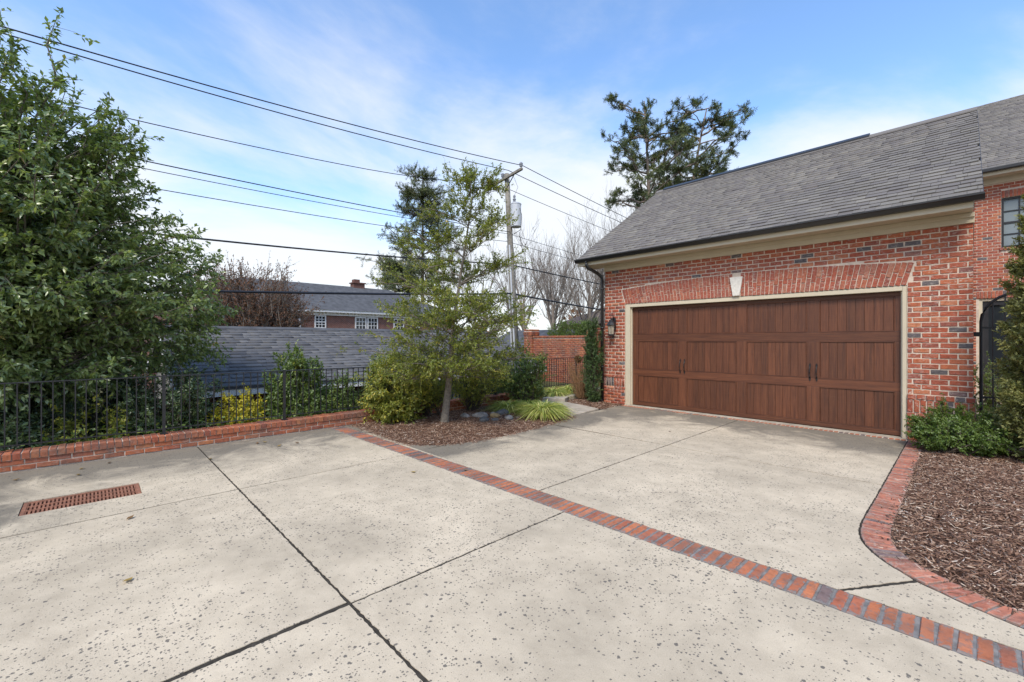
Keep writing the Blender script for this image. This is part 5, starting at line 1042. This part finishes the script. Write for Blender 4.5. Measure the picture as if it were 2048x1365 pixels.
# ---- distant trees
def bare_tree(label, base, H, seed, spread=0.5, r0=0.2, trunk_f=0.25, n1=7, lean=(0, 0), group='bare winter trees', name='bare_tree', mat='bark_bare', lv=4, kids=(7, 6, 5)):
    rg_ = np.random.default_rng(seed); root = thing(name, label, 'tree', base, group); VV = []; QQ = []; nb = 0
    m = 6; s = np.linspace(0, 1, m)
    def grow(st, d, L, r, n_wob, upw):
        d = unit(d); k = len(st); P = st[:, None] + d[:, None] * (L[:, None] * s)[..., None]
        wob = np.cumsum(rg_.normal(size=(k, m, 3)), 1) * (L[:, None, None] * n_wob); wob -= wob[:, :1]; P = P + wob; P[..., 2] += (L[:, None] * upw) * s[None] ** 2
        return P, np.outer(r, 1 - 0.72 * s)
    top = np.array([[base[0], base[1], base[2]]], float); P, rr = grow(top, np.array([[lean[0], lean[1], 1.0]]), np.array([H * trunk_f * 2.4]), np.array([r0]), 0.012, 0)
    level = 0; Pc, rc = P, rr; sides = [9, 6, 4, 3, 3]; Lc = np.array([H * 0.62])
    while True:
        v, q_ = tubes_np(Pc, rc, sides[level]); VV.append(v); QQ.append(q_ + nb); nb += len(v)
        if level == lv - 1: break
        kk = kids[min(level, len(kids) - 1)] if level else n1; n0 = len(Pc); ti = np.repeat(np.arange(n0), kk); k = len(ti)
        ts = (0.38 if level == 0 else 0.18) + (0.62 if level == 0 else 0.82) * ((np.tile(np.arange(kk), n0) + rg_.random(k)) / kk); f = ts * (m - 1); i0 = np.minimum(f.astype(int), m - 2); fr = (f - i0)[:, None]
        st = Pc[ti, i0] * (1 - fr) + Pc[ti, i0 + 1] * fr; bd = unit(Pc[ti, i0 + 1] - Pc[ti, i0]); rp = rc[ti, i0] * (1 - fr[:, 0]) + rc[ti, i0 + 1] * fr[:, 0]
        side = unit(np.cross(bd, rg_.normal(size=(k, 3)))); d = bd * 1.0 + side * (spread * (1.3 if level == 0 else 1.0)) * (0.7 + 0.6 * rg_.random(k))[:, None] + np.array([0, 0, 0.22])
        L = (H * 0.62, H * 0.52, H * 0.27, H * 0.13)[level + 1] * (0.6 + 0.6 * rg_.random(k)) * (1.15 - 0.55 * ts)
        Pc, rc = grow(st, d, L, np.maximum(rp * (0.62, 0.5, 0.5)[min(level, 2)], 0.013 if H > 8 else 0.006), 0.035, 0.12); level += 1
    np_mesh('trunk', np.concatenate(VV), [np.concatenate(QQ)], mat, root, smooth=True); return root


bt = [((-21.5, 25.0), 9.5, 'multi limbed bare tree just beyond the shed roof'), ((-20.0, 27.5), 9.0, 'twiggy bare tree above the garden wall hedge'), ((-18.5, 29.5), 10.0, 'bare tree with drooping pale twigs beside the downspout'), ((-30.0, 30.5), 14.5, 'broad bare tree standing behind the utility pole'), ((-29.4, 34.2), 14.5, 'bare tree with fanned upright limbs behind the garden wall'), ((-28.2, 38.2), 15.0, 'bare tree reaching toward the garage eave'), ((-27.0, 41.6), 17.5, 'tall bare tree showing past the left end of the garage roof'), ((-24.5, 45.5), 20.0, 'bare tree with fine twigs rising beside the large pine'), ((-33.5, 27.0), 12.5, 'bare tree half hidden by the slender yellow green tree'), ((-41.0, 42.0), 15, 'farther bare tree in the thicket behind the garden wall'), ((-36, 47), 16, 'distant bare tree above the brown roofed house'), ((-14.2, 21.5), 5.6, 'small pale bare tree near the garage downspout')]
for i, ((x, y), h, lb) in enumerate(bt): bare_tree(lb, (x, y, float(ground_z(x, y)) - .05), h, 200 + i, 0.5 if h > 8 else 0.6, 0.24 if h > 8 else 0.07, n1=10 if h > 8 else 7, kids=(9, 8, 6))
# crape myrtle with brown seed heads in front of the far house
rg_ = rv(230); cb_ = (-28.6, 6.6); bl = [((cb_[0], cb_[1], 4.9), (2.3, 2.7, 1.25)), ((cb_[0], cb_[1] - 2.0, 4.6), (1.6, 1.6, 1.1)), ((cb_[0], cb_[1] + 2.3, 3.9), (1.6, 1.7, 0.9)), ((cb_[0], cb_[1], 3.2), (2.0, 3.2, 1.0))]
tg = blob_targets(bl, 420, rg_, 0.3, 0.1); og = np.stack([cb_[0] + rg_.normal(size=420) * .3, cb_[1] + rg_.normal(size=420) * .35, np.full(420, -1.8)], 1)
plant('crape_myrtle', 'vase shaped twiggy tree with brown seed heads before the far house', 'tree', (*cb_, -1.96), tg, og, 'leaf_brown', 'bark_bare', (0.11, 0.07), 12, 0.8, 6, 0.055, 0.10, 0.45, seed=231, up=0.5, droop=0.0, sides=4)
# pines
def pine(label, base, H, z0, rad, seed, nl, lean=0.0, cone=False, n_sub=5, tuft=0.7, up_f=0.45, r_t=0.34):
    rg_ = rv(seed)
    def tf(z): f = np.clip((z - base[2]) / (H - base[2]), 0, 1); return base[0] + RX * lean * f * f, base[1] + RY * lean * f * f
    zs = z0 + (H - z0) * rg_.random(nl) ** 0.9 * (0.97 if cone else 0.86)
    def rf(z): u_ = (z - z0) / (H - z0); return rad * ((1.05 - u_) ** 0.7 if cone else np.interp(u_, [0, 0.3, 0.7, 1], [0.8, 1.0, 0.85, 0.35]))
    tg, og = limb_tree(rg_, tf, zs, rf, 0.15 if cone else up_f, n_sub, rad * 0.22, 0.55)
    tk = [(*tf(base[2] + (H - 0.5 - base[2]) * f), base[2] + (H - 0.5 - base[2]) * f, r_t * (1 - f * 0.85)) for f in np.linspace(0, 1, 9)]
    return plant('pine_tree', label, 'tree', base, tg, og, 'leaf_pine', 'bark_pine', (0.30, 0.048), 8, tuft, 32, 0.085, 0.10, 0.70, trunk=tk, droop=0.05, seed=seed + 1, up=0.3, out_bias=0.15, spread=1.5, tint_noise=0.7, group='pines beyond the buildings')
pine('tall open crowned pine rising behind the garage roof', (-20.9, 38.9, -0.2), 25.2, 12.5, 4.6, 301, 26, lean=-0.8)
pine('second pine with forked pale limbs right of the tall one', (-19.2, 41.0, -0.2), 24.6, 12.5, 4.4, 303, 24, lean=2.8)
pine('dense dark pine beyond the far house and slender tree', (-53.0, 33.5, -2), 25.4, 8.0, 5.6, 305, 46, cone=True, n_sub=6, tuft=1.1)
pine('shorter pine at the foot of the dense dark one', (-54.5, 30.0, -2), 12.5, 2.0, 4.6, 307, 26, cone=True, n_sub=6, tuft=1.1)
# far wooded skyline, one mass
rg_ = rv(400); n_ = 26000; a = rg_.uniform(0, 2 * np.pi, n_); r_ = rg_.uniform(95, 150, n_); h_ = (5.5 + 3.5 * np.sin(a * 9) * np.sin(a * 23 + 1) + 2 * np.sin(a * 57)) * rg_.random(n_) ** 0.7
pos = np.stack([r_ * np.cos(a), r_ * np.sin(a), h_ - 2], 1); V_, T_ = leaves_np(pos, rg_.normal(size=(n_, 3)) + np.array([0, 0, .4]), 1.6 * (0.5 + rg_.random(n_)), 0.9 * (0.5 + rg_.random(n_)), 0.2, 0.1, rg_, 0.3)
tag(np_mesh('distant_wood', V_, [T_], 'leaf_brown', None, np.repeat(rg_.random(n_), 5)), 'far line of winter woodland along the horizon', 'woods', kind='stuff')
# a few fallen leaves on the concrete
rg_ = rv(500)
for i in range(14):
    x, y = (rg_.uniform(-7.9, -6.6), rg_.uniform(-1.0, 2.5)) if i < 9 else (rg_.uniform(-5.2, -1), rg_.uniform(0, 8.5)); V_, T_ = leaves_np(np.array([[x, y, 0.012]]), np.array([[rg_.normal(), rg_.normal(), 0.05]]), np.array([0.08]), np.array([0.045]), 0.15, -0.1, rg_, 0.95)
    tag(np_mesh('fallen_leaf', V_, [T_], 'litter', None, np.full(5, rg_.random())), 'dry fallen leaf lying on the concrete drive', 'leaf', 'fallen leaves on the drive')
